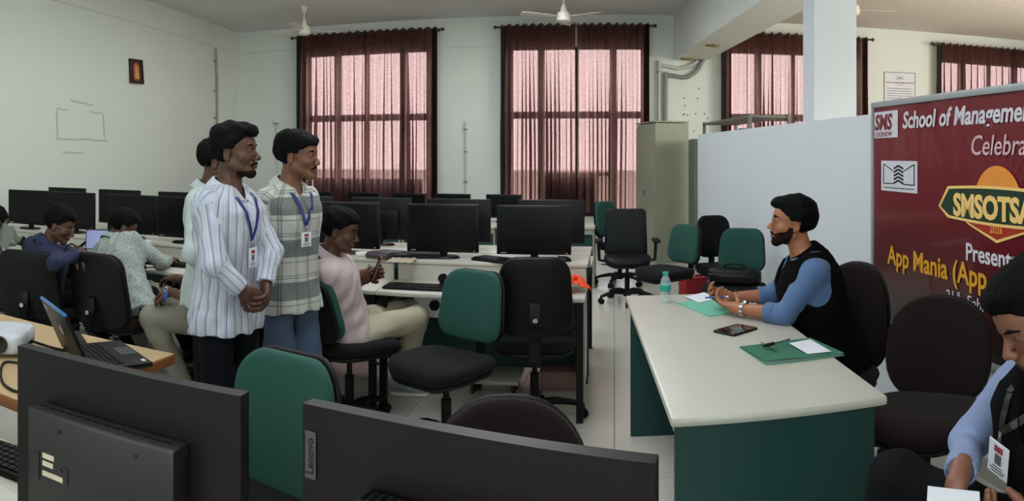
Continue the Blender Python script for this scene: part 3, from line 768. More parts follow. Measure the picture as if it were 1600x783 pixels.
# the two big monitors in the foreground, backs to the camera
def big_monitor(a, b, ztop, H, label, curve=0.0, strip=True):
    a = Vector((*a, 0)); b = Vector((*b, 0)); d = b - a; w = d.length; c_ = (a + b) / 2
    r = empty('monitor', (c_.x, c_.y, .80), math.atan2(d.y, d.x), label, 'monitor')
    # local: x along the width, -Y = towards the camera (its back)
    zt = ztop - .80; zb = zt - H; n = 12
    def pan(y0, y1, z0, z1, x0, x1, m, name, bev=.0):
        q = MB(); xs_ = np.linspace(x0, x1, n + 1); f = lambda x: curve * (1 - (2 * x / w) ** 2)
        pr = [(x, y0 + f(x)) for x in xs_] + [(x, y1 + f(x)) for x in xs_[::-1]]
        q.prism(pr, z0, z1); return q.build(name, m, r, True, 40)
    pan(0, .022, zb, zt, -w / 2, w / 2, 'monback', 'rear_cover')
    pan(.022, .028, zb, zt, -w / 2, w / 2, 'bezel', 'front_bezel')
    pan(.028, .030, zb + .02, zt - .008, -w / 2 + .008, w / 2 - .008, 'screen', 'display')
    q = MB(); q.box((0, -.10 + curve, -.001 + .012), (.26, .20, .022), bev=.01); q.build('base', 'monback', r)
    q = MB(); q.box((0, -.022 + curve, .06), (.07, .02, .11), bev=.005); q.build('neck', 'monback', r)
    return r, w, zt, zb
r, w, zt, zb = big_monitor((-1.058, .977), (-.562, .989), 1.15, .31, 'big flat monitor seen from behind in the left foreground')
M['block'] = mat('monitor_block_plastic', '#1d1a1a', .42, var=.05)
q = MB(); q.box((-.008, -.025, zt - .20), (.325, .05, .22), bev=.006); bl = q.build('connector_block', 'block', r)
for k in range(14):
    q = MB(); q.box((-.152 + k * .0215 + .0, -.025, zt - .0897), (.017, .004, .001)); q.build('vent_slot', 'black', bl, False)
for x, z in ((-.09, -.115), (-.085, -.185), (.08, -.115), (.08, -.19)):
    q = MB(); q.cyl((x, -.052, zt + z), (x, -.049, zt + z), .004); q.build('screw', 'black', bl)
for xx, hh in ((-.145, .05), (-.075, .03)):
    q = MB(); q.box((xx, -.0505, zt - .190), (.012, .002, hh)); q.build('cable_slot', 'black', bl, False)
M['sticker'] = mat('cream_sticker', '#c7b9a3', .7, var=.2, scale=60)
for k, (wd, zz) in enumerate(((.028, -.168), (.026, -.182), (.05, -.200))):
    q = MB(); q.box((-.118 + wd / 2 - .012, -.0508, zt + zz), (wd, .0016, .009)); q.build('sticker', 'sticker', bl, False)
r, w, zt, zb = big_monitor((-.462, 1.005), (.050, .888), 1.15, .31, 'big curved monitor seen from behind in the foreground, a maker label on its edge', curve=.012)
mt = Matrix.Translation((-w / 2 + .0125, -.0008, zt - .085)) @ Matrix.Rotation(PI / 2, 4, 'Z')
q = MB(); q.box((-w / 2 + .0155, -.0008, zt - .075), (.020, .002, .072), bev=.0005, seg=1); lb = q.build('label_plate', mat('grey_label', '#47464a', .4), r)
text_obj('lettering', 'Lenovo', .0185, 'ink', Matrix.Translation((-w / 2 + .0215, -.0022, zt - .104)) @ Matrix.Rotation(-PI / 2, 4, 'Y') @ Matrix.Rotation(PI / 2, 4, 'X'), lb, bold=.0006, ext=.0002)
M['block2'] = mat('monitor_block_plastic2', '#1b1b1f', .4, var=.05)
q = MB(); q.box((0, -.018, zt - .20), (.30, .05, .20), bev=.01); bl = q.build('connector_block', 'block2', r)
for k in range(22):
    q = MB(); q.box((-.135 + k * .0128, -.018, zt - .0995), (.006, .03, .003)); q.build('vent_slot', 'black', bl, False)

# ================================================================== CABINETS AND RACK
cb = empty('steel_cabinet', (.63, 10.62, 0), math.radians(15), 'tall grey green steel cabinet beside the curtain', 'cabinet')
q = MB(); q.box((0.07, 0, .99), (.50, .90, 1.98), bev=.004, seg=1); q.build('body', 'steel', cb)
for s in (-1, 1):
    q = MB(); q.box((-.188, s * .215, 1.0), (.018, .42, 1.86), bev=.003, seg=1); d_ = q.build('door', 'steel', cb)
    q = MB(); q.box((-.205, s * .03, 1.0), (.015, .014, .13), bev=.003); q.build('handle', 'chrome', d_)
q = MB(); q.box((.07, 0, 2.0), (.52, .92, .02)); q.build('top_plate', 'steel', cb, False)
cb2 = empty('steel_cabinet', (1.18, 9.75, 0), 0, 'darker narrow steel cabinet between tall cabinet and partition', 'cabinet')
q = MB(); q.box((0, 0, .87), (.30, .55, 1.74), bev=.004, seg=1); q.build('body', 'steeldark', cb2)
q = MB(); q.box((0, -.28, .88), (.27, .012, 1.62), bev=.003, seg=1); q.build('door', 'steeldark', cb2)
rk = empty('storage_rack', (1.47, 8.25, 0), math.radians(6), 'slotted steel rack rising behind the low partition wall', 'rack')
for sx in (-1, 1):
    for sy in (-1, 1):
        q = MB(); q.box((sx * .21, sy * 1.02, .975), (.035, .035, 1.95)); q.build('post', 'rack', rk, False)
for z in (.3, .9, 1.45, 1.925):
    q = MB(); q.box((0, 0, z), (.44, 2.05, .025)); q.build('shelf', 'rack', rk, False)
for z, nm, m_, sz_, px_ in ((1.4625, 'storage_box', 'blueplastic', (.25, .2, .36), (0, -.35)), (1.4625, 'carton', 'sticker', (.3, .3, .33), (-.0, .15)), (1.4625, 'paper_stack', 'paper', (.22, .3, .34), (-.02, .6))):
    q = MB(); q.box((0, 0, sz_[2] / 2), sz_, bev=.004); r = q.build(nm, m_); r.location = (1.47 + px_[0] - .1 * px_[1], 8.25 + px_[1], z)
    tag(r, {'storage_box': 'blue plastic box on the steel rack behind the partition', 'carton': 'cream carton on the steel rack behind the partition', 'paper_stack': 'white stack of papers on the steel rack'}[nm], {'storage_box': 'box', 'carton': 'box', 'paper_stack': 'papers'}[nm])

# ================================================================== BANNER
ux = Vector((xpart(2) - xpart(3), -1.0, 0)).normalized()       # reading direction along the partition (towards the camera)
b0 = Vector((xpart(4.12) - .012, 4.12, .545)); BW, BH = 2.52, 1.29
bn = empty('banner', b0, math.atan2(ux.y, ux.x), 'large dark red event banner in a silver frame on the partition', 'banner')
R90 = Matrix.Rotation(PI / 2, 4, 'X')
def bm_(x, z, d=.004): return Matrix.Translation((x, -d, z)) @ R90
M['flex'] = mat('red_vinyl', '#6d1622', .28, var=.10, scale=1.5, coat=.3)
q = MB(); nx, nz = 30, 12
vs = [[q.bm.verts.new((BW * i / nx, -.005 - .0025 * math.sin(i * .9 + j * .35) * math.sin(PI * i / nx), BH * j / nz)) for j in range(nz + 1)] for i in range(nx + 1)]
for i in range(nx):
    for j in range(nz): q.bm.faces.new((vs[i][j], vs[i + 1][j], vs[i + 1][j + 1], vs[i][j + 1]))
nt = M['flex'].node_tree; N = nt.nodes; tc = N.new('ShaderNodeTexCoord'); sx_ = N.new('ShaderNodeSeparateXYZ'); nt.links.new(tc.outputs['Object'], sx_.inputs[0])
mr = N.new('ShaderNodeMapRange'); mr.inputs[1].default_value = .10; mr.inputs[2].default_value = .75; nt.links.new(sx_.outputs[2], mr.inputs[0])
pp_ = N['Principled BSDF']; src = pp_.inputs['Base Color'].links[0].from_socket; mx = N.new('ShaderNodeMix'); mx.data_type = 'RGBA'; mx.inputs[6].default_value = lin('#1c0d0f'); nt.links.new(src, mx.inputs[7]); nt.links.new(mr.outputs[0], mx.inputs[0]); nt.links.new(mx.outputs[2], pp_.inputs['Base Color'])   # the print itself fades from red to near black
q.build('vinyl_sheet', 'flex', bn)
M['maroonprint2'] = mat('deep_red_print', '#6d1622', .5)
M['silver'] = mat('silver_frame', '#a3a7ac', .4, .2)
for (c_, s_) in (((BW / 2, -.008, BH - .006), (BW, .022, .034)), ((BW / 2, -.008, .008), (BW, .022, .028)), ((.004, -.008, BH / 2), (.016, .022, BH)), ((BW, -.008, BH / 2), (.016, .022, BH))):
    q = MB(); q.box(c_, s_, bev=.003); q.build('frame_bar', 'silver', bn)
M['yellow'] = mat('yellow_print', '#d59a1e', .6); M['whiteprint'] = mat('white_print', '#cfcfd8', .5); M['lpink'] = mat('pale_pink_print', '#d5b3bb', .5)
D = .009
text_obj('lettering', 'School of Management', .128, 'whiteprint', bm_(.375, BH - .155, D), bn, bold=.003, shear=.18)
q = MB(); q.prism([(.0, 0), (.29, 0), (.29, .155), (0, .155)], 0, .002, bm_(.03, BH - .205, D - .001)); q.build('logo_plate', 'whiteprint', bn, False)
text_obj('lettering', 'SMS', .125, 'maroonprint2', bm_(.036, BH - .155, D + .0015), bn, bold=.005, spacing=1.0, shear=.15)
text_obj('lettering', 'LUCKNOW', .040, 'maroonprint2', bm_(.045, BH - .197, D + .0015), bn, bold=.0008)
text_obj('lettering', 'Celebrating', .135, 'lpink', bm_(1.36, BH - .305, D), bn, bold=.0005, shear=.2, align='CENTER')
# small square emblem: open book of chevrons on a white plate
q = MB(); q.prism([(0, 0), (.27, 0), (.27, .185), (0, .185)], 0, .002, bm_(.12, .775, D - .001) @ Matrix.Diagonal((1.56,.95,1,1))); pl = q.build('emblem_plate', 'whiteprint', bn, False)
q = MB()
def stroke(x0, y0, x1, y1, w_=.006):
    d = Vector((x1 - x0, y1 - y0)); n_ = Vector((-d.y, d.x)).normalized() * w_ / 2
    q.prism([(x0 + n_.x, y0 + n_.y), (x0 - n_.x, y0 - n_.y), (x1 - n_.x, y1 - n_.y), (x1 + n_.x, y1 + n_.y)], .0, .001, bm_(.12, .775, D + .001) @ Matrix.Diagonal((1.56,.95,1,1)))
for s in ((.02, .165, .095, .125), (.25, .165, .175, .125), (.02, .165, .02, .045), (.25, .165, .25, .045), (.02, .045, .10, .048), (.25, .045, .17, .048)): stroke(*s)
for k in range(5):
    y = .05 + k * .022
    stroke(.10, y, .135, y + .018, .011); stroke(.135, y + .018, .172, y - .0, .011)
q.build('emblem_print', 'black', bn, False)
q = MB(); q.prism([(.02, .018), (.25, .018), (.25, .024), (.02, .024)], 0, .001, bm_(.12, .775, D + .001) @ Matrix.Diagonal((1.56,.95,1,1))); q.build('emblem_caption', 'print', bn, False)
# crest: rising sun, dark green ribbon with the event name, orange shield
CXB = 1.265
M['sun'] = mat('sun_print', '#e8913a', .5, var=.12, scale=5); M['sun2'] = mat('sun_light_print', '#f2c878', .5); M['ribbon'] = mat('dark_green_print', '#10321f', .5); M['shield'] = mat('orange_red_print', '#a33016', .5, var=.1)
cz = .75
q = MB(); q.prism([(.185 * math.cos(a), .185 * math.sin(a)) for a in np.linspace(0, PI, 25)], 0, .001, bm_(CXB, cz, D)); q.build('sun_disc', 'sun', bn, False)
q = MB(); q.prism([(.11 * math.cos(a), .09 * math.sin(a)) for a in np.linspace(0, PI, 19)], 0, .001, bm_(CXB, cz, D + .0012)); q.build('sun_core', 'sun2', bn, False)
q = MB()
for a in np.linspace(.15, PI - .15, 13):
    stroke_pts = [(.21 * math.cos(a - .012), .21 * math.sin(a - .012)), (.30 * math.cos(a), .30 * math.sin(a)), (.21 * math.cos(a + .012), .21 * math.sin(a + .012))]
    q.prism(stroke_pts, 0, .0006, bm_(CXB, cz, D))
q.build('sun_rays', 'maroonprint', bn, False)
q = MB(); q.prism([(-.30, .0), (.30, .0), (.24, -.045), (0, -.115), (-.24, -.045)], 0, .001, bm_(CXB, cz - .055, D)); q.build('shield', 'sun2', bn, False)
q = MB(); q.prism([(-.28, .0), (.28, .0), (.225, -.040), (0, -.10), (-.225, -.040)], 0, .001, bm_(CXB, cz - .055, D + .0012)); q.build('shield', 'shield', bn, False)
def ribbon_out(k):
    top = [(x, .070 + .022 * math.cos(x / .45 * 1.3) + k) for x in np.linspace(.40 + k, -.40 - k, 15)]
    bot = [(x, -.045 - .02 * math.cos(x / .45 * 1.3) - k) for x in np.linspace(-.40 - k, .40 + k, 15)]
    return top + [(-.48 - k * 1.5, -.012)] + bot + [(.48 + k * 1.5, -.012)]
q = MB(); q.prism(ribbon_out(.014), 0, .001, bm_(CXB, cz - .015, D + .0026)); q.build('ribbon_border', 'sun2', bn, False)
q = MB(); q.prism(ribbon_out(0), 0, .001, bm_(CXB, cz - .015, D + .0038)); q.build('ribbon', 'ribbon', bn, False)
text_obj('lettering', 'SMSOTSAV', .150, 'sun2', bm_(CXB, cz - .062, D + .0052), bn, bold=.006, align='CENTER', spacing=.98)
text_obj('lettering', '2026', .05, 'sun', bm_(CXB, cz - .125, D + .0055), bn, bold=.001, align='CENTER')
text_obj('lettering', 'Presents', .118, 'whiteprint', bm_(1.21, .475, D), bn, bold=.002, align='CENTER')
text_obj('lettering', 'App Mania (App', .150, 'yellow', bm_(.20, .355, D), bn, bold=.003)
text_obj('lettering', '21', .085, 'whiteprint', bm_(.83, .245, D), bn, bold=.0)
text_obj('lettering', 'st', .045, 'whiteprint', bm_(.93, .285, D), bn, bold=.0)
text_obj('lettering', 'February', .085, 'whiteprint', bm_(1.02, .245, D), bn, bold=.0)

# ================================================================== THINGS ON THE DESKS
# keyboards
def make_keyboard(label, loc, rz, grp='keyboards on the desks'):
    r = empty('keyboard', loc, rz, label, 'keyboard', grp)
    q = MB(); q.box((0, 0, .009), (.44, .145, .018), bev=.005); q.build('case', 'plastic', r)
    q = MB()
    for row in range(5):
        for c_ in range(19):
            if row == 0 and 4 <= c_ <= 8: continue
            q.box((-.198 + c_ * .022, -.052 + row * .025, .0205), (.018, .019, .006))
    q.box((-.198 + 6 * .022, -.052, .0205), (.108, .019, .006))
    o = q.build('keys', 'bezel', r, False); o['kind'] = 'stuff'
    return r
kb = make_keyboard('black keyboard on the lower desk top left of the green chair', (-1.16, 4.22, .72), .03)
copy_tree(kb, (-.66, 4.60 - .02, .8502), -.62, 'black keyboard lying tilted on the shelf under the aisle-end screen').rotation_euler = (0, 0, math.radians(-28))
bpy.data.objects['keyboard.001'].location = B(789, 4.58, .8502) if 'keyboard.001' in bpy.data.objects else (0, 0, 0)
copy_tree(kb, (-3.02, 4.34, .72), 0.05, 'black keyboard beside the elbow of the speckled shirt man')
copy_tree(kb, (-1.42, 1.27, .72), .12, 'black keyboard on the foreground desk behind the big flat monitor')
r = empty('laptop_bag', (-1.42, .93, .7995), .1, 'dark flat padded case on the foreground desk at the bottom left corner', 'case')
q = MB(); q.box((0, 0, .022), (.40, .28, .044), bev=.015, seg=3); q.build('body', 'plastic', r)
q = MB(); q.tube([(-.18, .135, .03), (.18, .135, .03)], .004); q.build('zip', 'bezel', r)
# mouse
def mouse(loc, rz, label, m='bezel'):
    r = empty('mouse', loc, rz, label, 'mouse')
    q = MB(); q.ball((0, 0, .006), .055, 18, (.58, 1, .5)); bmesh.ops.bisect_plane(q.bm, geom=q.bm.verts[:] + q.bm.edges[:] + q.bm.faces[:], plane_co=(0, 0, 0.0005), plane_no=(0, 0, -1), clear_outer=True)
    bmesh.ops.holes_fill(q.bm, edges=q.bm.edges[:]); q.build('shell', m, r)
    q = MB(); q.cyl((-.004, .03, .031), (.004, .03, .031), .006); q.build('scroll_wheel', 'print', r)
    return r
mouse(B(880, 4.62, .85), 1.4, 'black mouse on the shelf beside the aisle-end screen')
mouse(B(222, 5.15, .72), .4, 'dark mouse near the keyboard of the speckled shirt man')
# pouches and papers on the shelf
r = empty('leather_pouch', B(602, 4.82, .85), -.25, 'dark purplish leather pouch lying on the shelf beside the seated man in pink', 'pouch')
M['pouch'] = mat('purple_grey_leather', '#3a3035', .6, var=.1)
q = MB(); q.box((0, 0, .017), (.17, .24, .034), bev=.012, seg=3); q.build('body', 'pouch', r)
q = MB(); q.box((0, -.05, .036), (.165, .10, .005), bev=.002); q.build('flap', 'pouch', r)
r = empty('laptop', B(655, 4.82, .8502), .2, 'closed thin dark laptop on the shelf under the second screen', 'laptop')
q = MB(); q.box((0, 0, .008), (.30, .2, .016), bev=.004); q.build('base', 'bezel', r)
q = MB(); q.box((0, 0, .0205), (.30, .2, .008), bev=.003); q.build('lid', 'plastic', r)
r = empty('cloth', B(628, 4.60, .8505), .1, 'cream cloth hanging over the shelf edge between pouch and closed laptop', 'cloth'); M['cream'] = mat('cream_cloth', '#cdbfae', .9, var=.05)
q = MB(); g_ = [[q.bm.verts.new((-.08 + .16 * i / 8, -.10 + .2 * j / 8, .006 + .008 * abs(math.sin(i * 1.3 + j)))) for j in range(9)] for i in range(9)]
for i in range(8):
    for j in range(8): q.bm.faces.new((g_[i][j], g_[i + 1][j], g_[i + 1][j + 1], g_[i][j + 1]))
bmesh.ops.solidify(q.bm, geom=q.bm.faces[:], thickness=.004); q.build('sheet', 'cream', r)
r = empty('adapter', B(566, 4.84, .85), .5, 'small pale adapter on the shelf above the seated man\'s phone', 'adapter')
q = MB(); q.box((0, 0, .016), (.09, .05, .032), bev=.01, seg=3); q.build('body', 'white', r)
q = MB(); q.tube(smooth_path([(.04, 0, .016), (.09, .02, .008), (.13, -.02, .006), (.18, .02, .006)]), .003, 6); q.build('cable', 'white', r)
r = empty('webcam', B(692, 4.44, .72), 0, 'small round black webcam with a white cable on the lower desk top', 'webcam')
q = MB(); q.cyl((0, -.014, .052), (0, .014, .052), .028, n=24); q.build('body', 'plastic', r)
q = MB(); q.cyl((0, -.0165, .052), (0, -.0135, .052), .015, n=20); q.build('lens', 'black', r)
q = MB(); q.box((0, 0, .012), (.045, .03, .024), bev=.005); q.build('clip', 'plastic', r)
q = MB(); q.tube(smooth_path([(.02, 0, .04), (.05, -.03, .075), (.09, -.05, .05), (.11, -.04, .006), (.16, -.03, .004)]), .003, 6); q.build('cable', 'white', r)
# orange cloth
def crumple(name, mm, w, d, h, seed, parent, nu=26, nv=26):
    rs = np.random.default_rng(seed); V = []; ph = rs.uniform(0, 6, 6)
    for j in range(nv + 1):
        for i in range(nu + 1):
            u = 2 * i / nu - 1; v = 2 * j / nv - 1; rad = max(0, 1 - (u * u + v * v) * .5)
            z = h * rad ** .6 * (.75 + .25 * math.sin(5 * u + ph[0]) * math.sin(4 * v + ph[1])) + .1 * h * math.sin(14 * u + 6 * v + ph[2]) * rad
            V.append((u * w / 2, v * d / 2, max(.002, z)))
    Fq = np.array([[j * (nu + 1) + i, j * (nu + 1) + i + 1, (j + 1) * (nu + 1) + i + 1, (j + 1) * (nu + 1) + i] for j in range(nv) for i in range(nu)])
    o = np_mesh(name, np.array(V), Fq, mm, parent); s = o.modifiers.new('s', 'SOLIDIFY'); s.thickness = .002; s.offset = 1
    return o
r = empty('orange_cloth', B(893, 4.33, .72), .35, 'bright orange crumpled cloth on the aisle end of the desk', 'cloth')
crumple('fabric', 'orange', .17, .24, .10, 4, r)
q = MB(); q.ribbon([(-.06, -.02, .05), (0, -.05, .09), (.06, -.02, .07)], [(0, -.3, 1)] * 3, .03, .006); q.build('fold', 'orange', r)
# tablet glowing on the desk of the speckled shirt man
M['glow'] = mat('lit_screen', '#6c7aa0', .3, emis='#8f96c0', estr=.45)
r = empty('tablet', B(152, 5.15, .853), .55, 'small lit tablet propped up between the two seated men', 'tablet')
q = MB(); q.box((0, 0, .075), (.17, .010, .145), bev=.004, rot=(-.18, 0, 0)); q.build('case', 'bezel', r)
q = MB(); q.box((0, -.0065, .075), (.155, .002, .13), rot=(-.18, 0, 0)); q.build('display', 'glow', r, False)
q = MB(); q.box((0, .03, .03), (.05, .006, .07), rot=(.5, 0, 0)); q.build('stand', 'bezel', r, False)
# cables heaped behind
def cable(pts, rad, m, label, loc=(0, 0, 0), cat='cable'):
    q = MB(); l0 = Vector(pts[0]); q.tube(smooth_path([Vector(p) - l0 for p in pts], 8), rad, 6); o = q.build('cable', m); o.location = l0; return tag(o, label, cat)
cable([B(100, 5.25, .86), B(112, 5.1, .90), B(122, 5.15, .875), B(135, 5.2, .91), B(128, 5.3, .86), B(118, 5.0, .862)], .006, 'plastic', 'black cable tangle beside the bespectacled man in blue')
cable([B(208, 5.0, .724), B(225, 4.9, .76), B(240, 4.95, .76), B(246, 5.05, .724)], .004, 'plastic', 'thin black cable looping above the keyboard of the speckled shirt man')
# white sticker clutter by shelf
r = empty('desk_phone', B(211, 5.45, .85), 0.2, 'small white boxes glinting behind the head of the speckled shirt man', 'box')
q = MB(); q.box((0, 0, .03), (.07, .06, .06), bev=.006); q.build('body', 'white', r); q = MB(); q.box((.10, 0, .02), (.05, .06, .04), bev=.006); q.build('plug', 'white', r)
r.name = 'adapter_box'

# laptop on the wooden table
LH = Vector((-1.93, 2.10, .716)); lu = Vector((.86, -.50, 0)).normalized(); lv = Vector((.50, .86, 0)).normalized()
r = empty('laptop', LH, math.atan2(lu.y, lu.x), 'open dark laptop with a blue rim on the light wood table', 'laptop')
q = MB(); q.box((0, .125, .011), (.36, .25, .018), bev=.005); q.build('base', 'bezel', r)
q = MB()
for row in range(5):
    for c_ in range(15): q.box((-.147 + c_ * .021, .05 + row * .021, .0215), (.017, .016, .003))
o = q.build('keys', 'plastic', r, False); o['kind'] = 'stuff'
M['silverpad'] = mat('palm_rest', '#33353a', .35)
q = MB(); q.box((-.01, .205, .0207), (.11, .065, .0012)); q.build('touchpad', 'silverpad', r, False)
q = MB(); q.box((.14, .225, .0207), (.025, .015, .001)); q.build('sticker', 'white', r, False)
lid = Matrix.Translation((0, 0, .016)) @ Matrix.Rotation(math.radians(24), 4, 'X')
M['bluerim'] = mat('blue_rim', '#1d5f93', .3)
q = MB(); q.box((0, -.006, .115), (.36, .012, .23), bev=.004); q._new(q.bm.verts[:], lid); ld = q.build('lid', 'bezel', r)
q = MB(); q.box((0, .002, .12), (.335, .002, .2)); q._new(q.bm.verts[:], lid); q.build('display', 'screen', ld, False)
q = MB(); q.box((0, -.006, .229), (.362, .013, .008), bev=.002); q._new(q.bm.verts[:], lid); q.build('rim', 'bluerim', ld)
q = MB(); q.cyl((0.0, -.0135, .13), (0, -.0122, .13), .022, n=20); q._new(q.bm.verts[:], lid); q.build('emblem', 'decal', ld)
q = MB(); q.box((-.13, -.0128, .20), (.05, .0012, .022)); q._new(q.bm.verts[:], lid); q.build('sticker', 'decal', ld, False)
r = empty('notebook', B(150, 2.98, .716) + Vector((.0, .0, 0)), .9, 'thin dark slab lying on the light wood table behind the open laptop', 'notebook')
q = MB(); q.box((0, .0, .006), (.10, .2, .012), bev=.003); q.build('cover', 'pouch', r); q = MB(); q.box((0, .0, .0135), (.09, .19, .003)); q.build('band', 'bezel', r, False)
r.location = (-2.17, 2.33, .716)
# projector
r = empty('projector', (-2.31, 1.98, .716), math.radians(32), 'white projector on the light wood table at the left edge', 'projector')
M['projector'] = mat('projector_plastic', '#b9bcc4', .4, var=.03)
q = MB(); q.pad(rrect(.34, .27, .05), .075, .004, .012, mtx=Matrix.Translation((0, 0, .052))); q.build('body', 'projector', r)
q = MB(); q.cyl((.08, -.145, .055), (.08, -.12, .055), .033, n=24); q.build('lens', 'black', r)
for k in range(6):
    q = MB(); q.box((-.12 + k * .02, -.137, .05), (.008, .004, .035)); q.build('vent_slot', 'black', r, False)
q = MB(); q.box((.172, 0, .035), (.004, .12, .02)); q.build('port_panel', 'black', r, False)
for sx in (-1, 1):
    q = MB(); q.cyl((sx * .12, .05, 0), (sx * .12, .05, .02), .012); q.build('foot', 'plastic', r)
q = MB(); q.tube(smooth_path([(.17, .03, .035), (.24, .05, .01), (.30, .03, .006), (.36, .04, .006)]), .006, 8); q.build('cable', 'plastic', r)
cable([P(28, 567, .722), P(8, 566, .722), P(1, 580, .722), P(6, 600, .722), P(28, 612, .722), P(45, 600, .722)], .005, 'plastic', 'black cable loop on the light wood table beside the projector')

# ------------------------------------------------------------------ on the executive desk
def on(px, py, z=.7515): return P(px, py, z)
bt = empty('water_bottle', on(1040, 472), 0, 'clear water bottle with teal cap and label on the desk corner', 'bottle')
M['pet'] = bpy.data.materials.new('clear_plastic'); M['pet'].use_nodes = True
nt = M['pet'].node_tree; nt.nodes.clear(); out = nt.nodes.new('ShaderNodeOutputMaterial'); mx = nt.nodes.new('ShaderNodeMixShader'); tr = nt.nodes.new('ShaderNodeBsdfTransparent'); gl = nt.nodes.new('ShaderNodeBsdfPrincipled')
gl.inputs['Base Color'].default_value = (.75, .85, .85, 1); gl.inputs['Roughness'].default_value = .08; tr.inputs[0].default_value = (.86, .93, .93, 1); mx.inputs[0].default_value = .28
nt.links.new(tr.outputs[0], mx.inputs[1]); nt.links.new(gl.outputs[0], mx.inputs[2]); nt.links.new(mx.outputs[0], out.inputs[0])
def lathe(prof, n=24):
    q = MB(); rings = [[q.bm.verts.new((r_ * math.cos(2 * PI * k / n), r_ * math.sin(2 * PI * k / n), z)) for k in range(n)] for r_, z in prof]
    for i in range(len(rings) - 1):
        for k in range(n): q.bm.faces.new((rings[i][k], rings[i][(k + 1) % n], rings[i + 1][(k + 1) % n], rings[i + 1][k]))
    q.bm.faces.new(rings[0][::-1]); q.bm.faces.new(rings[-1]); return q
M['teal'] = mat('teal_label', '#1d9a8a', .4)
lathe([(.024, .0), (.028, .004), (.028, .02), (.0265, .024), (.028, .028), (.028, .045), (.0265, .049), (.028, .053), (.028, .105), (.022, .125), (.013, .138), (.0125, .15)]).build('body', 'pet', bt)
lathe([(.0284, .06), (.0288, .061), (.0288, .092), (.0284, .093)]).build('label_sleeve', 'teal', bt)
lathe([(.0145, .143), (.015, .144), (.015, .158), (.014, .160)]).build('cap', 'teal', bt)
def sheet(name, pts, z, th, m, label, cat, rise=0.0):
    c_ = sum((Vector(p) for p in pts), Vector()) / len(pts); q = MB(); q.prism([(p.x - c_.x, p.y - c_.y) for p in pts], 0, th)
    o = q.build(name, m, None, False); o.location = (c_.x, c_.y, z)
    return tag(o, label, cat), c_
def quad(name, px, z, th, m, label, cat): return sheet(name, [on(x, y, z) for x, y in px], z, th, m, label, cat)
r, c_ = quad('card_folder', ((1058, 474), (1108, 495), (1150, 489), (1112, 466)), .7515, .004, 'folderlight', 'pale green card folder under the hands of the bespectacled man', 'folder')
r, c_ = quad('paper_sheet', ((1071, 464), (1092, 473), (1128, 466), (1100, 457)), .757, .001, 'paper', 'white paper sheet near the clasped hands', 'paper')
# big folder: two covers + print, white paper and pen on top
fp = [on(1155, 543), on(1196, 571), on(1320, 556), on(1266, 529)]
c_ = sum(fp, Vector()) / 4
r = empty('card_folder', (c_.x, c_.y, .7517), 0, 'green card folder with printed title at the near end of the desk', 'folder')
q = MB(); q.prism([(p.x - c_.x, p.y - c_.y) for p in fp], 0, .002); q.build('lower_cover', 'folder', r, False)
q = MB(); vs = []
fp2 = [Vector((p.x - c_.x, p.y - c_.y, 0)) for p in fp]
for k, h_ in enumerate((.004, .018, .010, .004)): vs.append(q.bm.verts.new(fp2[k] + Vector((0, 0, h_))))
q.bm.faces.new(vs); bmesh.ops.solidify(q.bm, geom=q.bm.faces[:], thickness=.002); q.build('upper_cover', 'folder', r, False)
q = MB(); q.prism([(p.x * .93, p.y * .93) for p in fp2], .0025, .0038); q.build('inner_paper', 'paper', r, False)
ex = (fp2[1] - fp2[0]); 
tb_ = Matrix.Translation((on(1187, 540) - Vector((c_.x, c_.y, .7515))) + Vector((0, 0, .015))) @ Matrix.Rotation(math.atan2(ex.y, ex.x), 4, 'Z') @ Matrix.Rotation(math.radians(-2), 4, 'X')
text_obj('lettering', 'SCHOOL OF MANAGEMENT SCIENCES', .0095, 'ribbon', tb_, r, bold=.0003, ext=.0002)
text_obj('lettering', 'LUCKNOW', .009, 'ribbon', tb_ @ Matrix.Translation((.04, -.016, 0)), r, bold=.0003, ext=.0002)
pp = [on(1233, 537, .764), on(1262, 554, .764), on(1299, 550, .764), on(1266, 531, .764)]
r, c2 = sheet('paper_slip', pp, .7655, .0008, 'paper', 'white paper slip resting on the green card folder', 'paper')
a = on(1194, 541, .775); b = on(1232, 531, .775)
r = empty('pen', a, math.atan2((b - a).y, (b - a).x), 'black pen lying on the green card folder', 'pen'); ln = (b - a).length
q = MB(); q.cyl((.045, 0, 0), (ln, 0, 0), .0038, .0042, 12); q.build('barrel', 'print', r)
q = MB(); q.cyl((0, 0, 0), (.055, 0, 0), .0055, .006, 12); q.box((.03, .0, .007), (.045, .004, .002)); q.build('cap', 'black', r)
q = MB(); q.cyl((ln, 0, 0), (ln + .006, 0, 0), .0045, .004, 12); q.build('end_plug', 'black', r)
# phone
ph = [on(1120, 518), on(1140, 528), on(1179, 516), on(1157, 507)]
c_ = sum(ph, Vector()) / 4; e1 = ph[2] - ph[1]; e2 = ph[1] - ph[0]
r = empty('smartphone', (c_.x, c_.y, .7515), math.atan2(e1.y, e1.x), 'black smartphone lying face up on the cream desk', 'phone')
q = MB(); q.pad(rrect(e1.length, e2.length * 1.0, .012), .009, 0, .003, mtx=Matrix.Translation((0, 0, .0045))); q.build('body', 'bezel', r)
q = MB(); q.prism(rrect(e1.length - .008, e2.length - .008, .01), .0091, .0096); q.build('display', mat('phone_glass', '#0b090a', .05), r)
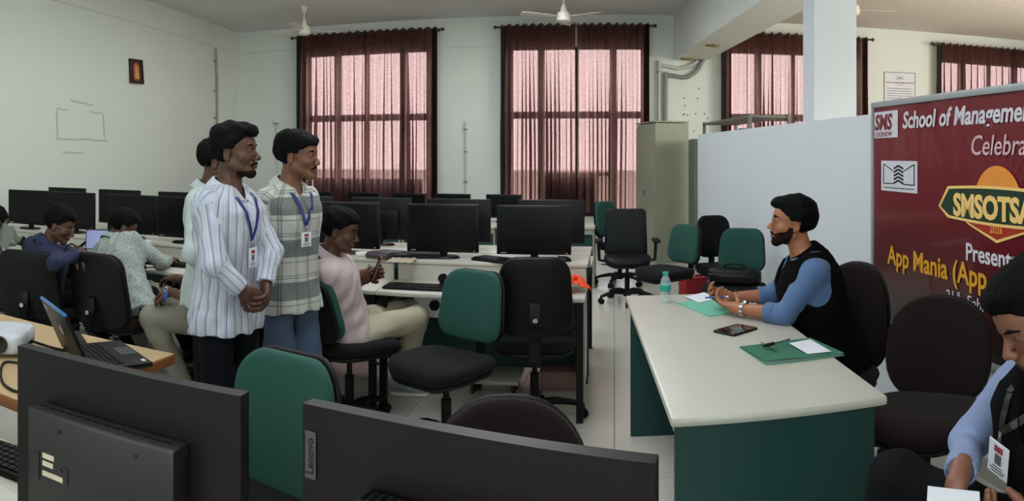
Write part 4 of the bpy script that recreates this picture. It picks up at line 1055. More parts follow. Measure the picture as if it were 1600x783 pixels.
# bag on chair, box and bin by the partition
bl_, ba_ = bagchair.location, bagchair.rotation_euler[2]
r = empty('laptop_bag', bl_ + Vector((0, -.0, .50)) + Matrix.Rotation(ba_, 3, 'Z') @ Vector((0, .03, .005)), ba_, 'black laptop bag slouching on the green chair by the partition', 'bag')
q = MB(); q.pad(rrect(.44, .26, .07), .15, .02, .05, mtx=Matrix.Translation((0, 0, .09)) @ SW @ Matrix.Scale(.75, 4, (0, 1, 0))); q.pad(rrect(.36, .17, .05), .05, .01, .02, mtx=Matrix.Translation((0, .09, .08)) @ SW @ Matrix.Scale(.75, 4, (0, 1, 0))); q.build('body', 'plastic', r)
q = MB(); q.tube(smooth_path([(-.08, 0, .18), (-.07, 0, .22), (0, 0, .235), (.07, 0, .22), (.08, 0, .18)]), .011, 8); q.build('handle', 'plastic', r)
q = MB(); q.tube([(-.19, .085, .125), (0, .105, .13), (.19, .085, .125)], .004, 6); q.build('zip', 'print', r); r.scale = (1, 1, .68)
r = empty('waste_bin', B(1111, 7.6, 0) + Vector((.0, 0, 0)), 0, 'white plastic bin on the floor against the partition behind the chairs', 'bin')
lathe([(.10, .0), (.105, .004), (.12, .29), (.127, .292), (.127, .30), (.115, .30), (.10, .02)]).build('body', 'white', r)
r = empty('cardboard_box', B(1083, 7.4, 0), .3, 'red box on the floor behind the green chairs', 'box')
q = MB(); q.box((0, 0, .14), (.24, .2, .28), bev=.004); q.build('body', 'red', r)
q = MB(); q.box((0, 0, .282), (.245, .205, .012), bev=.003); q.build('lid', 'red', r)
# things under the aisle-end desk
r = empty('foot_board', B(775, 4.75, 0), .0, 'low white board on the floor under the aisle-end desk', 'board')
q = MB(); q.box((0, 0, .085), (.34, .35, .022), bev=.004); q.build('board', 'desk', r)
for s in (-1, 1):
    q = MB(); q.box((s * .13, 0, .037), (.02, .3, .074)); q.build('support', 'darkbrown', r, False)
r = empty('shoe_box', B(873, 4.78, 0), .05, 'pinkish striped low carton under the aisle-end desk', 'box')
M['pinkcard'] = mat('pink_card', '#8f6f68', .8, var=.3, scale=10)
q = MB(); q.box((0, 0, .055), (.24, .18, .11), bev=.003); q.build('body', 'pinkcard', r)
q = MB(); q.box((0, 0, .112), (.246, .186, .014), bev=.003); q.build('lid', 'pinkcard', r)
# grey cloth bag on the shelf by the left edge
M['greycloth'] = mat('grey_green_cloth', '#5d635a', .9, var=.1)
r = empty('cloth_bag', B(-4, 5.05, .85), .3, 'grey green cloth bag slumped on the shelf at the left frame edge', 'bag')
crumple('body', 'greycloth', .34, .30, .22, 9, r)
q = MB(); q.tube(smooth_path([(-.07, 0, .19), (-.05, 0, .25), (.05, .0, .25), (.07, 0, .19)]), .008, 8); q.build('handle', 'greycloth', r)


# ================================================================== PEOPLE   (solid fields, polygonised into one continuous skin)
def nrm(v): v = np.asarray(v, float); return v / max(1e-9, np.linalg.norm(v))
def frame(up, fwd):
    """columns: right, forward, up"""
    z = nrm(up); y = np.asarray(fwd, float); y = nrm(y - z * y.dot(z)); x = np.cross(y, z); return np.stack([x, y, z], 1)
class Cone:
    def __init__(s, a, b, ra, rb, k=.02, sub=False, flat=None):
        s.a = np.asarray(a, float); s.b = np.asarray(b, float); s.ra = ra; s.rb = rb; s.k = k; s.sub = sub; s.flat = flat
    def box(s): r = max(s.ra, s.rb); return np.minimum(s.a, s.b) - r, np.maximum(s.a, s.b) + r
    def d(s, p):
        ab = s.b - s.a; L2 = max(1e-12, ab.dot(ab)); t0 = ((p - s.a) @ ab) / L2; t = np.clip(t0, 0, 1)
        d = np.linalg.norm(p - s.a - t[..., None] * ab, axis=-1) - (s.ra + (s.rb - s.ra) * t)
        if s.flat == 'b': d = np.maximum(d, (t0 - 1) * math.sqrt(L2))
        if s.flat == 'ab': d = np.maximum(np.maximum(d, (t0 - 1) * math.sqrt(L2)), -t0 * math.sqrt(L2))
        return d
    def gc(s, p):
        ab = s.b - s.a; L = np.linalg.norm(ab); ax = ab / L; u = nrm(np.cross(ax, [0.31, .2, .93]) if abs(ax[2]) < .97 else np.cross(ax, [0, 1, .1])); v = np.cross(ax, u)
        q = p - s.a; return np.stack([np.arctan2(q @ u, q @ v) * .05 + .4, q @ u, -(q @ ax)], -1)
class Ell:
    def __init__(s, c, r, R=None, k=.02, sub=False): s.c = np.asarray(c, float); s.r = np.asarray(r, float); s.R = np.eye(3) if R is None else R; s.k = k; s.sub = sub
    def box(s): m = s.r.max(); return s.c - m, s.c + m
    def d(s, p):
        q = (p - s.c) @ s.R; k0 = np.linalg.norm(q / s.r, axis=-1); k1 = np.linalg.norm(q / s.r ** 2, axis=-1) + 1e-9
        return k0 * (k0 - 1) / k1
    def gc(s, p): q = (p - s.c) @ s.R; return q
class Loft:
    """stack of superellipse sections along the frame's z"""
    def __init__(s, o, R, tab, infl=0.0, k=.03, z0=None, z1=None, p=2.4, w=1.0, dpt=1.0):
        s.o = np.asarray(o, float); s.R = R; t = np.array(tab, float); s.z = t[:, 0]; s.rx = t[:, 1] * w + infl; s.ry = t[:, 2] * dpt + infl; s.oy = t[:, 3] if t.shape[1] > 3 else t[:, 0] * 0
        s.z0 = s.z[0] if z0 is None else z0; s.z1 = s.z[-1] if z1 is None else z1; s.k = k; s.sub = False; s.p = p
    def box(s):
        m = max(s.rx.max(), s.ry.max()) + .03; a = s.o + s.R[:, 2] * s.z0; b = s.o + s.R[:, 2] * s.z1; return np.minimum(a, b) - m, np.maximum(a, b) + m
    def d(s, P_):
        q = (P_ - s.o) @ s.R; z = q[..., 2]; rx = np.interp(z, s.z, s.rx); ry = np.interp(z, s.z, s.ry); oy = np.interp(z, s.z, s.oy)
        k0 = (np.abs(q[..., 0] / rx) ** s.p + np.abs((q[..., 1] - oy) / ry) ** s.p) ** (1 / s.p)
        return np.maximum((k0 - 1) * np.minimum(rx, ry), np.maximum(z - s.z1, s.z0 - z))
    def gc(s, P_):
        q = (P_ - s.o) @ s.R; return np.stack([np.arctan2(q[..., 0], q[..., 1] + 1e-9) * .15, q[..., 1], q[..., 2]], -1)
def smin(a, b, k):
    if k <= 0: return np.minimum(a, b)
    h = np.maximum(k - np.abs(a - b), 0) / k; return np.minimum(a, b) - h * h * k * .25
def field(prims, pts):
    D = np.full(pts.shape[:-1], .08)
    for q in prims:
        d = q.d(pts)
        D = np.maximum(D, -d) if q.sub else smin(D, d, q.k)
    return D
def wrinkle(p, amp, seed=0, f=1.0, st=(1, 1, .55)):
    rs = np.random.default_rng(seed); n = 0
    for i in range(5):
        k = rs.normal(size=3) * np.array(st); k = k / np.linalg.norm(k) * rs.uniform(28, 62) * f; m = rs.normal(size=3) * 14
        n = n + np.sin(p @ k + rs.uniform(0, 6) + 1.8 * np.sin(p @ m + rs.uniform(0, 6))) * (1 / (1 + .35 * i))
    n = n / 2.2; return amp * (np.sign(n) * np.abs(n) ** .8)
def nets(D, lo, h):
    """naive surface nets"""
    s = D < 0; nx, ny, nz = D.shape
    c = np.zeros((nx - 1, ny - 1, nz - 1), np.int8)
    for i in (0, 1):
        for j in (0, 1):
            for k in (0, 1): c += s[i:nx - 1 + i, j:ny - 1 + j, k:nz - 1 + k]
    act = (c > 0) & (c < 8); idx = -np.ones(act.shape, np.int64); cells = np.argwhere(act); idx[act] = np.arange(len(cells))
    acc = np.zeros((len(cells), 3)); cn = np.zeros(len(cells))
    corner = [(i, j, k) for i in (0, 1) for j in (0, 1) for k in (0, 1)]
    for a in corner:
        for ax in range(3):
            if a[ax]: continue
            b = list(a); b[ax] = 1
            va = D[cells[:, 0] + a[0], cells[:, 1] + a[1], cells[:, 2] + a[2]]; vb = D[cells[:, 0] + b[0], cells[:, 1] + b[1], cells[:, 2] + b[2]]
            m = (va < 0) != (vb < 0); t = va[m] / (va[m] - vb[m]); q = np.tile(np.array(a, float), (m.sum(), 1)); q[:, ax] += t
            acc[m] += q; cn[m] += 1
    V = (cells + acc / np.maximum(cn, 1)[:, None]) * h + lo
    F_ = []
    for ax in range(3):
        u, v = [(1, 2), (2, 0), (0, 1)][ax]
        A = s; sl0 = [slice(None)] * 3; sl1 = [slice(None)] * 3; sl0[ax] = slice(0, -1); sl1[ax] = slice(1, None)
        ch = A[tuple(sl0)] != A[tuple(sl1)]; e = np.argwhere(ch)
        e = e[(e[:, u] > 0) & (e[:, v] > 0) & (e[:, u] < D.shape[u] - 1) & (e[:, v] < D.shape[v] - 1)]
        ins = s[tuple(e.T)]
        def cell(du, dv): q = e.copy(); q[:, u] -= du; q[:, v] -= dv; return idx[tuple(q.T)]
        f = np.stack([cell(1, 1), cell(0, 1), cell(0, 0), cell(1, 0)], 1)
        f[~ins] = f[~ins][:, ::-1]; F_.append(f)
    F_ = np.concatenate(F_); return V, F_[(F_ >= 0).all(1)]
def polyg(prims, h, disp=None, clip=None, pad=.03, lohi=None):
    adds = [q for q in prims if not q.sub]
    if lohi is None: lo = np.min([q.box()[0] for q in adds], 0) - pad; hi = np.max([q.box()[1] for q in adds], 0) + pad
    else: lo, hi = lohi
    n = np.ceil((hi - lo) / h).astype(int) + 1; ax = [lo[i] + np.arange(n[i]) * h for i in range(3)]
    D = np.full(tuple(n), .08, np.float64)
    for q in prims:
        b0, b1 = q.box(); m = max(.035, q.k * 1.2)
        i0 = np.clip(np.floor((b0 - m - lo) / h).astype(int), 0, n - 1); i1 = np.clip(np.ceil((b1 + m - lo) / h).astype(int) + 1, 1, n)
        if (i1 <= i0).any(): continue
        G = np.stack(np.meshgrid(ax[0][i0[0]:i1[0]], ax[1][i0[1]:i1[1]], ax[2][i0[2]:i1[2]], indexing='ij'), -1)
        S = D[i0[0]:i1[0], i0[1]:i1[1], i0[2]:i1[2]]; d = q.d(G)
        S[...] = np.maximum(S, -d) if q.sub else smin(S, d, q.k)
    if disp is not None or clip is not None:
        near = np.abs(D) < (.03 if clip is None else 9)
        pts = np.argwhere(near) * h + lo
        if disp is not None: D[near] += disp(pts)
        if clip is not None: D[near] = np.maximum(D[near], clip(pts))
    D[0] = D[-1] = .05; D[:, 0] = D[:, -1] = .05; D[:, :, 0] = D[:, :, -1] = .05
    return nets(D, lo, h)
def merge(parts):
    V = []; F_ = []; n = 0
    for v, f in parts: V.append(v); F_.append(f + n); n += len(v)
    return np.concatenate(V), np.concatenate(F_)
def gcattr(o, prims, V):
    best = None; out = np.zeros((len(V), 3))
    for q in prims:
        if q.sub or not hasattr(q, 'gc'): continue
        d = q.d(V)
        if best is None: best = d.copy(); out[:] = q.gc(V)
        else: m = d < best - .004; out[m] = q.gc(V[m]); best = np.minimum(best, d)
    at = o.data.attributes.new('gc', 'FLOAT_VECTOR', 'POINT'); at.data.foreach_set('vector', out.astype(np.float32).ravel())
def ik(a, b, l1, l2, pole):
    a = np.asarray(a, float); b = np.asarray(b, float); d = b - a; L = np.linalg.norm(d); L = min(L, (l1 + l2) * .999); u = nrm(d)
    x = (l1 * l1 - l2 * l2 + L * L) / (2 * L); hgt = math.sqrt(max(0, l1 * l1 - x * x)); pl = np.asarray(pole, float); pl = nrm(pl - u * pl.dot(u))
    return a + u * x + pl * hgt, a + u * L

TORSO = [(-.10, .125, .095, -.01), (-.04, .160, .112, -.012), (.02, .163, .115, -.012), (.10, .150, .105, -.004), (.18, .142, .100, 0), (.27, .152, .106, 0), (.36, .168, .113, .002), (.43, .170, .108, 0), (.485, .145, .088, -.008), (.525, .095, .068, -.015), (.55, .066, .06, -.018)]
SKIN = {}
def skin(col, name):
    if name in SKIN: return SKIN[name]
    m = mat(name, col, .48, var=.10, scale=22, bump=.12, bscale=220, spec=.4); p = m.node_tree.nodes['Principled BSDF']
    p.inputs['Subsurface Weight'].default_value = .06; p.inputs['Subsurface Radius'].default_value = (.012, .005, .003); SKIN[name] = m; return m
M['hair'] = mat('black_hair', '#050506', .75, var=.3, scale=60, bump=.9, bscale=160, spec=.10)
M['beardbrown'] = mat('dark_brown_beard', '#1f140f', .8, var=.4, scale=90, bump=1.0, bscale=400, spec=.1)
M['beard'] = mat('dark_beard', '#0e0908', .8, var=.3, scale=90, bump=1.0, bscale=400, spec=.1)
M['eyewhite'] = mat('eye_white', '#544842', .4); M['iris'] = mat('dark_iris', '#140b08', .15)
M['lips'] = mat('lips', '#40221c', .55)

def hand_prims(w, d, pn, side, curl=(.5, .6, .5), spread=.06, thumb=(.55, .5, .3), s=1.0, fl=(1, 1, 1, 1), tcurl=.35):
    """w wrist, d direction of the fingers, pn where the palm faces, side +1 right hand -1 left"""
    d = nrm(d); pn = nrm(np.asarray(pn, float) - d * np.dot(pn, d)); t = np.cross(pn, d) * side * 1.0   # towards the thumb
    w = np.asarray(w, float); pr = []
    R = np.stack([t, d, -pn], 1)
    pr.append(Cone(w - d * .03, w + d * .02, .026 * s, .027 * s, k=.015))
    pr.append(Ell(w + d * .055 * s, (.041 * s, .055 * s, .0165 * s), R, k=.015))
    pr.append(Ell(w + d * .035 * s + t * .022 * s + pn * .006, (.018 * s, .032 * s, .016 * s), R, k=.012))
    for i in range(4):
        o = (.030 - i * .0195) * s; b = w + d * (.088 - abs(i - 1.2) * .004) * s + t * o; L = np.array((.040, .026, .020)) * s * (.95, 1.06, 1.0, .80)[i]
        dir_ = nrm(d + t * (spread * (1.3 - i))); ang = 0; r = .0092 * s * (1, 1.02, .97, .86)[i]; p = b - dir_ * .03; pr.append(Cone(p, b, r * 1.15, r * 1.05, k=.006)); p = b
        for j in range(3):
            ang += curl[j] * fl[i]; q = p + (dir_ * math.cos(ang) + pn * math.sin(ang)) * L[j]
            pr.append(Cone(p, q, r * (1.03, .96, .9)[j], r * (.97, .9, .78)[j], k=.004)); p = q
    b = w + d * .018 * s + t * .026 * s + pn * .004; dr = nrm(t * thumb[0] + d * .75 + pn * thumb[1]); p = b
    for j, L in enumerate((.042, .034, .026)):
        q = p + dr * L * s; pr.append(Cone(p, q, (.0135, .0115, .0105)[j] * s, (.0115, .0105, .0085)[j] * s, k=.008)); dr = nrm(dr + (d * .5 + pn * .4) * tcurl - t * .45 * tcurl); p = q
    return pr

def head_prims(o, R, s=1.0, jaw=1.0, ear=True):
    f = lambda x, y, z: o + R @ (np.array((x, y, z)) * s)
    E = lambda c, r, k=.02, sub=False: Ell(f(*c), np.array(r) * s, R, k * s, sub)
    pr = [E((0, -.014, .034), (.073, .094, .079), .02), E((0, .030, -.022), (.060, .060, .082), .03), E((0, .045, .035), (.058, .048, .045), .02)]
    for sx in (-1, 1):
        pr.append(Cone(f(sx * .054 * jaw, .0, -.058), f(sx * .016, .070, -.098), .016 * s, .017 * s, .028 * s))
        pr.append(E((sx * .043, .058, -.030), (.021, .020, .020), .02))
        pr.append(Cone(f(sx * .012, .086, .017), f(sx * .043, .070, .016), .0085 * s, .007 * s, .012 * s))
    pr.append(E((0, .072, -.102), (.022, .018, .016), .016))
    for sx in (-1, 1): q = E((sx * .031, .098, -.001), (.018, .020, .0135)); q.sub = True; pr.append(q)
    for sx in (-1, 1):
        pr.append(E((sx * .031, .0735, .0), (.0155, .0125, .0125), .003))
        pr.append(Cone(f(sx * .019, .083, .0075), f(sx * .043, .075, .007), .0035 * s, .0035 * s, .004 * s))
    pr += [Cone(f(0, .082, .008), f(0, .111, -.033), .0082 * s, .0108 * s, .010 * s), E((-.0125, .101, -.038), (.0085, .011, .0085), .006), E((.0125, .101, -.038), (.0085, .011, .0085), .006)]
    pr += [E((0, .086, -.060), (.024, .014, .011), .01), E((0, .0945, -.0655), (.021, .0075, .0048), .004), E((0, .0925, -.0750), (.0185, .008, .0056), .004)]
    if ear:
        for sx in (-1, 1):
            Re = R @ np.array(Matrix.Rotation(-sx * .28, 3, 'Z') @ Matrix.Rotation(-.18, 3, 'X'))
            pr.append(Ell(f(sx * .075, -.012, -.012), np.array((.0065, .0175, .031)) * s, Re, .006 * s))
            q = Ell(f(sx * .083, -.009, -.010), np.array((.0065, .0095, .019)) * s, Re, 0); q.sub = True; pr.append(q)
            pr.append(Ell(f(sx * .074, -.006, -.036), np.array((.006, .009, .009)) * s, Re, .006 * s))
    return pr

PEOPLE = {}
def person(key, label, pelvis, neck, face, look, pitch=0.0, roll=0.0, s=1.0, w=1.0, belly=1.0, arms=None, legs=None, skincol=('#6b4433', 'skin'), hair='short', beard=None, moustache=False,
           shirt=None, trousers=None, vest=None, shoes='plastic', hd=.0032, hb=.0085, hc=.0085, headoff=(0, .035, .145), hemlen=.13, hands=(1, 1), shoesv=True, sleeve=(1.0, 1.0), wr=.006, headscale=1.0, lap=False, necklen=None, shoulderup=(0, 0), width=1.0, hairseed=1):
    pelvis = np.array(pelvis, float); neck = np.array(neck, float); up = neck - pelvis; L = np.linalg.norm(up); ts = L / .545; R = frame(up, (*face, 0) if len(face) == 2 else face)
    sk = skin(*skincol)
    base = Vector((pelvis[0], pelvis[1], 0)); root = empty('person', base, 0, label, 'person'); bo = np.array(base)
    tab = [(z * ts, x * s, y * s, oy) for z, x, y, oy in TORSO]
    T = lambda x, y, z: pelvis + R @ np.array((x, y, z * ts))
    hw = Matrix
    prims = [Loft(pelvis, R, tab, -.009, .03, w=w, dpt=belly)]
    # head frame
    yh = nrm((look[0], look[1], 0)); ph = math.radians(pitch); fy = yh * math.cos(ph) + np.array((0, 0, -1.0)) * math.sin(ph); HR = frame(np.array((0, 0, 1.0)) * math.cos(ph) + yh * math.sin(ph), fy)
    if roll: HR = HR @ np.array(Matrix.Rotation(math.radians(roll), 3, 'Y'))
    ho = neck + HR @ np.array(headoff) * s
    skull = ho + HR @ np.array((0, -.018, -.045)) * headscale
    neckp = Cone(neck - R[:, 2] * .03 + R[:, 1] * -.005, skull, .056 * s, .050 * s, .03)
    prims.append(neckp)
    sh = [None, None]; el = [None, None]; wrp = [None, None]
    for i, sx in ((0, -1), (1, 1)):      # 0 = left, 1 = right
        S = T(sx * .150 * s * w * width, -.012, .462) + np.array((0, 0, shoulderup[i])); sh[i] = S
        A = arms[i]
        if 'elbow' in A: e = np.array(A['elbow'], float); wp = np.array(A['wrist'], float)
        else: e, wp = ik(S, A['wrist'], .285 * s, .255 * s, A.get('pole', (0, 0, -1)))
        el[i] = e; wrp[i] = wp
        prims += [Cone(T(sx * .05, -.01, .485), S, .036 * s, .040 * s, .04), Cone(S, e, .041 * s, .036 * s, .02), Cone(e, wp, .038 * s, .0255 * s, .02)]
    hip = []; knee = []; ank = []
    for i, sx in ((0, -1), (1, 1)):
        G = legs[i]; H = pelvis + R[:, 0] * sx * .088 * s - R[:, 2] * .02 if not 'hip' in G else np.array(G['hip'], float)
        if 'knee' in G: kn = np.array(G['knee'], float); an = np.array(G['ankle'], float)
        else:
            LL = float(np.linalg.norm(np.asarray(G['ankle'], float) - H)); kn, an = ik(H, G['ankle'], LL * .513, LL * .492, G['pole'])
        hip.append(H); knee.append(kn); ank.append(an)
        prims += [Cone(H, kn, (.062 if G.get('pole') is not None else .074) * s, .054 * s, .03), Cone(kn, an, .054 * s, .036 * s, .02)]
        td = nrm(G.get('toe', (face[0], face[1], 0))); prims.append(Cone(an - td * .02 - (0, 0, .02), an + td * .13 - (0, 0, .035), .034 * s, .026 * s, .02))
    # ---- skin: coarse body + fine head + fine hands in one mesh
    hp = head_prims(ho, HR, s * headscale) + [neckp]
    hl = ho - np.array((.15, .15, .185)); hh = ho + np.array((.15, .15, .15))
    parts = [polyg(prims, hb), polyg(hp, hd, lohi=(hl, hh))]
    HP = [None, None]
    for i, side in ((0, -1), (1, 1)):
        if hands[i]:
            A = arms[i]; d = A.get('hd'); d = nrm(wrp[i] - el[i]) if d is None else nrm(d)
            HP[i] = hand_prims(wrp[i], d, A.get('pn', (0, 0, -1)), side, s=s * A.get('hs', 1.0), **A.get('hand', {}))
            parts.append(polyg(HP[i], A.get('hh', .0032), pad=.012))
    V, F_ = merge(parts)
    body = np_mesh('body', V - bo, F_, sk, root)
    f = lambda x, y, z: ho + HR @ (np.array((x, y, z)) * s * headscale); hs_ = s * headscale
    for sx in (-1, 1):
        q = MB(); q.ball(Vector(f(sx * .031, .0745, -.0005) - bo), .0128 * hs_, 14); ey = q.build('eye', 'eyewhite', body)
        q = MB(); q.ball(Vector(f(sx * .031, .0800, -.001) - bo), .0078 * hs_, 10); q.build('iris', 'iris', ey)
        pr = [Cone(f(sx * .013, .0935, .019), f(sx * .032, .089, .0245), .0038 * hs_, .0046 * hs_, .004), Cone(f(sx * .032, .089, .0245), f(sx * .051, .074, .020), .0046 * hs_, .0028, .004)]
        v, ff = polyg(pr, .0022, pad=.006); np_mesh('eyebrow', v - bo, ff, 'beard', body)
    pr = [Ell(f(0, .0955, -.0660), np.array((.020, .0068, .0042)) * hs_, HR, .003), Ell(f(0, .094, -.0752), np.array((.0175, .0072, .0050)) * hs_, HR, .003)]
    v, ff = polyg(pr, .0022, pad=.006); np_mesh('lips', v - bo, ff, 'lips', body)
    if moustache:
        pr = []
        for sx in (-1, 1): pr += [Cone(f(sx * .003, .099, -.056), f(sx * .018, .0935, -.0585), .0052 * hs_, .0048 * hs_, .005), Cone(f(sx * .018, .0935, -.0585), f(sx * .029, .083, -.067), .0048 * hs_, .0028 * hs_, .004)]
        v, ff = polyg(pr, .0024, pad=.008, disp=lambda p: wrinkle(p, .0006, 4, 8)); np_mesh('moustache', v - bo, ff, 'beard', body)
    if beard:
        def bc(p):
            q = (p - ho) @ HR / hs_; x, y, z = q[..., 0], q[..., 1], q[..., 2]
            hd_ = field(hp, p)
            reg = np.maximum(np.maximum(z + .030 + .36 * np.clip(y, 0, .09) - 1.1 * np.clip(.034 - y, 0, .05) + wrinkle(p, .003, 2, 3), -(y - .002 + .3 * (z + .06))), -(z + .135 - .9 * np.clip(.05 - y, 0, .1)))
            mo = np.maximum(np.abs(x) - .030, np.maximum(-z - .090, z + .050))  # mouth window
            mo2 = np.maximum(np.abs(x) - .021, np.abs(z + .070) - .0085)
            chk = .034 - np.abs(x)      # cheeks: keep to the jaw line higher up
            chk = np.maximum(-(np.abs(x) - .030), z + .062) * 0 - 1 if beard == 'full' else np.maximum(z + .088, -(y - .02))
            return np.maximum(np.maximum(np.maximum(hd_ - (.0016 if beard == 'full' else .0010), -(hd_ + .004)), np.maximum(reg, chk)), -mo2)
        lo = f(0, .03, -.08) - .1; hi = f(0, .03, -.08) + .1
        v, ff = polyg([Ell(f(0, .03, -.07), np.array((.085, .085, .075)), HR, 0)], .0026, clip=bc, lohi=(lo, hi)); np_mesh('beard', v - bo, ff, 'beardbrown', body)
    # ---- hair
    if hair:
        ht = {'short': .012, 'full': .018, 'quiff': .019, 'flop': .020}[hair]
        pr = [Ell(f(0, -.018, .036), np.array((.074 + ht * .75, .095 + ht * .75, .080 + ht)) * hs_, HR, .02)]
        if hair == 'quiff': pr += [Ell(f(.0, .060, .090), np.array((.055, .045, .030)) * hs_, HR, .03), Ell(f(.01, .085, .082), np.array((.038, .024, .020)) * hs_, HR, .02), Ell(f(0, -.03, .085), np.array((.07, .08, .04)) * hs_, HR, .02)]
        if hair == 'flop': pr += [Ell(f(.0, .064, .074), np.array((.062, .042, .030)) * hs_, HR, .03), Ell(f(.02, .088, .062), np.array((.036, .018, .022)) * hs_, HR, .02), Ell(f(0, -.03, .075), np.array((.078, .09, .045)) * hs_, HR, .02)]
        if hair == 'full': pr += [Ell(f(0, .03, .088), np.array((.06, .055, .032)) * hs_, HR, .03), Ell(f(0.01, .07, .078), np.array((.045, .030, .022)) * hs_, HR, .02)]
        for sx in (-1, 1): pr.append(Cone(f(sx * .072, .022, .02), f(sx * .0705, .016, -.022), .010 * hs_, .005 * hs_, .01))
        def hc_(p):
            q = (p - ho) @ HR / hs_; x, y, z = q[..., 0], q[..., 1], q[..., 2]
            line = (.060 if hair in ('short', 'full', 'quiff') else .052) - .85 * np.clip(.072 - y, 0, .05)
            face_ = np.minimum(y - .024 + np.abs(x) * .05, line - z)      # >0 inside the face opening
            side = np.minimum(np.minimum(y - .008 + .0 * z, .012 - z), 9)                         # in front of the ear under the temple
            sideb = np.minimum(np.minimum(y - .028, .03 - z), 9)
            ear = np.minimum(np.minimum(.010 - z, y + .034), .02 - y)                        # room for the ear
            ear = np.minimum(ear, np.abs(x) - .060)
            nape = -z - .062 - .35 * y
            return np.maximum(np.maximum(np.maximum(face_, sideb), nape), ear)
        v, ff = polyg(pr, .0042 if hd > .003 else .0036, disp=lambda p: wrinkle(p, .0050, hairseed, 1.5, (1, 1, .8)) + wrinkle(p, .0018, hairseed + 3, 4.5, (1, 1, .6)), clip=hc_, pad=.02)
        np_mesh('hair', v - bo, ff, 'hair', body)
    # ---- garments
    out = dict(root=root, bo=bo, ho=ho, HR=HR, R=R, T=T, ts=ts, f=f, wr=wrp, el=el, sh=sh, HP=HP, body=body, hs=hs_)
    if trousers:
        tl = [(z * ts, x * s, y * s, oy) for z, x, y, oy in TORSO]
        tp = [Loft(pelvis, R, tl, .014, .03, z0=-.10 * ts, z1=.10 * ts, w=w, dpt=belly)]
        for i in (0, 1):
            tp += [Cone(hip[i], knee[i], (.076 if legs[i].get('pole') is not None else .088) * s, (.080 if legs[i].get('pole') is not None else .072) * s, .04), Cone(knee[i], ank[i] + (knee[i] - ank[i]) * .04, (.080 if legs[i].get('pole') is not None else .073) * s, (.074 if legs[i].get('pole') is not None else .060) * s, .015, flat='b')]
        tuck = lambda p: .020 * np.clip((((p - pelvis) @ R)[..., 2] + hemlen - .015) / .02, 0, 1) * (1 if legs[0].get('pole') is not None else np.clip((.09 - ((p - pelvis) @ R)[..., 1]) / .03, 0, 1)) if (shirt or vest) else 0
        V, F_ = polyg(tp, hc, disp=lambda p: wrinkle(p, .008, 11, .9) + tuck(p))
        o = np_mesh('trousers', V - bo, F_, trousers, root); gcattr(o, tp, V)
    for i in (0, 1):
        td = nrm(legs[i].get('toe', (face[0], face[1], 0))); an = ank[i]; g0 = an[2] * 0
        pr = [Cone(an - td * .03 - (0, 0, .012), an + td * .06 - (0, 0, .018), .044 * s, .042 * s, .02), Cone(an + td * .06 - (0, 0, .025), an + td * .145 - (0, 0, .035), .042 * s, .032 * s, .02)]
        zf = an[2] - .075
        V, F_ = polyg(pr, .007, clip=lambda p: zf - p[..., 2]); sh_ = np_mesh('shoe', V - bo, F_, shoes, root)
        pr = [Cone(an - td * .03 - (0, 0, .060), an + td * .14 - (0, 0, .060), .046 * s, .041 * s, .01)]
        V, F_ = polyg(pr, .007, clip=lambda p: np.abs(p[..., 2] - zf - .008) - .010); np_mesh('sole', V - bo, F_, 'white' if shoes != 'plastic' else 'plastic', sh_)
    if shirt:
        st = list(tab); hem = hemlen
        st = [(-hem, .172 * s, .128 * s * 1.0, -.008), (-.04 * ts, .170 * s, .124 * s, -.01)] + [q for q in tab if q[0] > 0]
        sp = [Loft(pelvis, R, st, .016, .03, w=w, dpt=belly, z0=-hem, z1=.535 * ts)]
        for i, sx in ((0, -1), (1, 1)):
            e, wp, S = el[i], wrp[i], sh[i]; sl = sleeve[i]
            sp += [Cone(T(sx * .05, -.01, .485), S, .05 * s, .054 * s, .05), Cone(S, e, .056 * s, .049 * s, .03)]
            if sl > 0: we = e + (wp - e) * sl; sp.append(Cone(e, we, .048 * s, .038 * s if sl > .8 else .045 * s, .02, flat='b'))
        nv = Cone(T(0, .02, .50), skull + HR @ np.array((0, .05, -.04)), .050 * s, .065 * s, 0, sub=True); sp.append(nv)
        q = Cone(T(0, .10, .515), T(0, .13, .40), .040 * s, .012, 0, sub=True); sp.append(q)
        out['shirtp'] = sp
        V, F_ = polyg(sp, hc, disp=lambda p: wrinkle(p, wr * (1.25 if vest is None else .9), 21 + hairseed, 1.15) - (.002 if vest is None else -.001))
        o = np_mesh('shirt', V - bo, F_, shirt, root); gcattr(o, sp, V); out['shirt'] = o
        # fold-over collar
        nb = T(0, -.012, .50); na = nrm(skull - nb + R[:, 1] * .0)
        CR = frame(na, R[:, 1])
        def cc(p):
            q = (p - nb) @ CR; x, y, z = q[..., 0], q[..., 1] * .95, q[..., 2]; rr = np.sqrt(x * x + y * y)
            r0 = .104 - .62 * (z + .0) - .012 * np.clip(y / .08, -1, 1); sh2 = np.abs(rr - r0 * s) * .85 - .0038
            zz = np.maximum(z - .058 + .016 * np.clip(y / .06, -1, 1), -(z - .010 + .018 * np.clip(y / .06, -1, 1) + .0))
            opn = .010 + .0 * z - np.abs(x) + np.clip(z, -.02, .06) * .55
            opn = np.where(y > 0, opn, -1)
            return np.maximum(np.maximum(sh2, zz), opn)
        V, F_ = polyg([Ell(nb + na * .03, (.13, .13, .07), CR, 0)], .0034, clip=cc, lohi=(nb - .14, nb + .14)); 
        if len(V):
            cl_ = np_mesh('collar', V - bo, F_, shirt if vest is None else vest, o); at = cl_.data.attributes.new('gc', 'FLOAT_VECTOR', 'POINT'); at.data.foreach_set('vector', np.tile(np.array((.028, 0, .16), np.float32), len(V)))
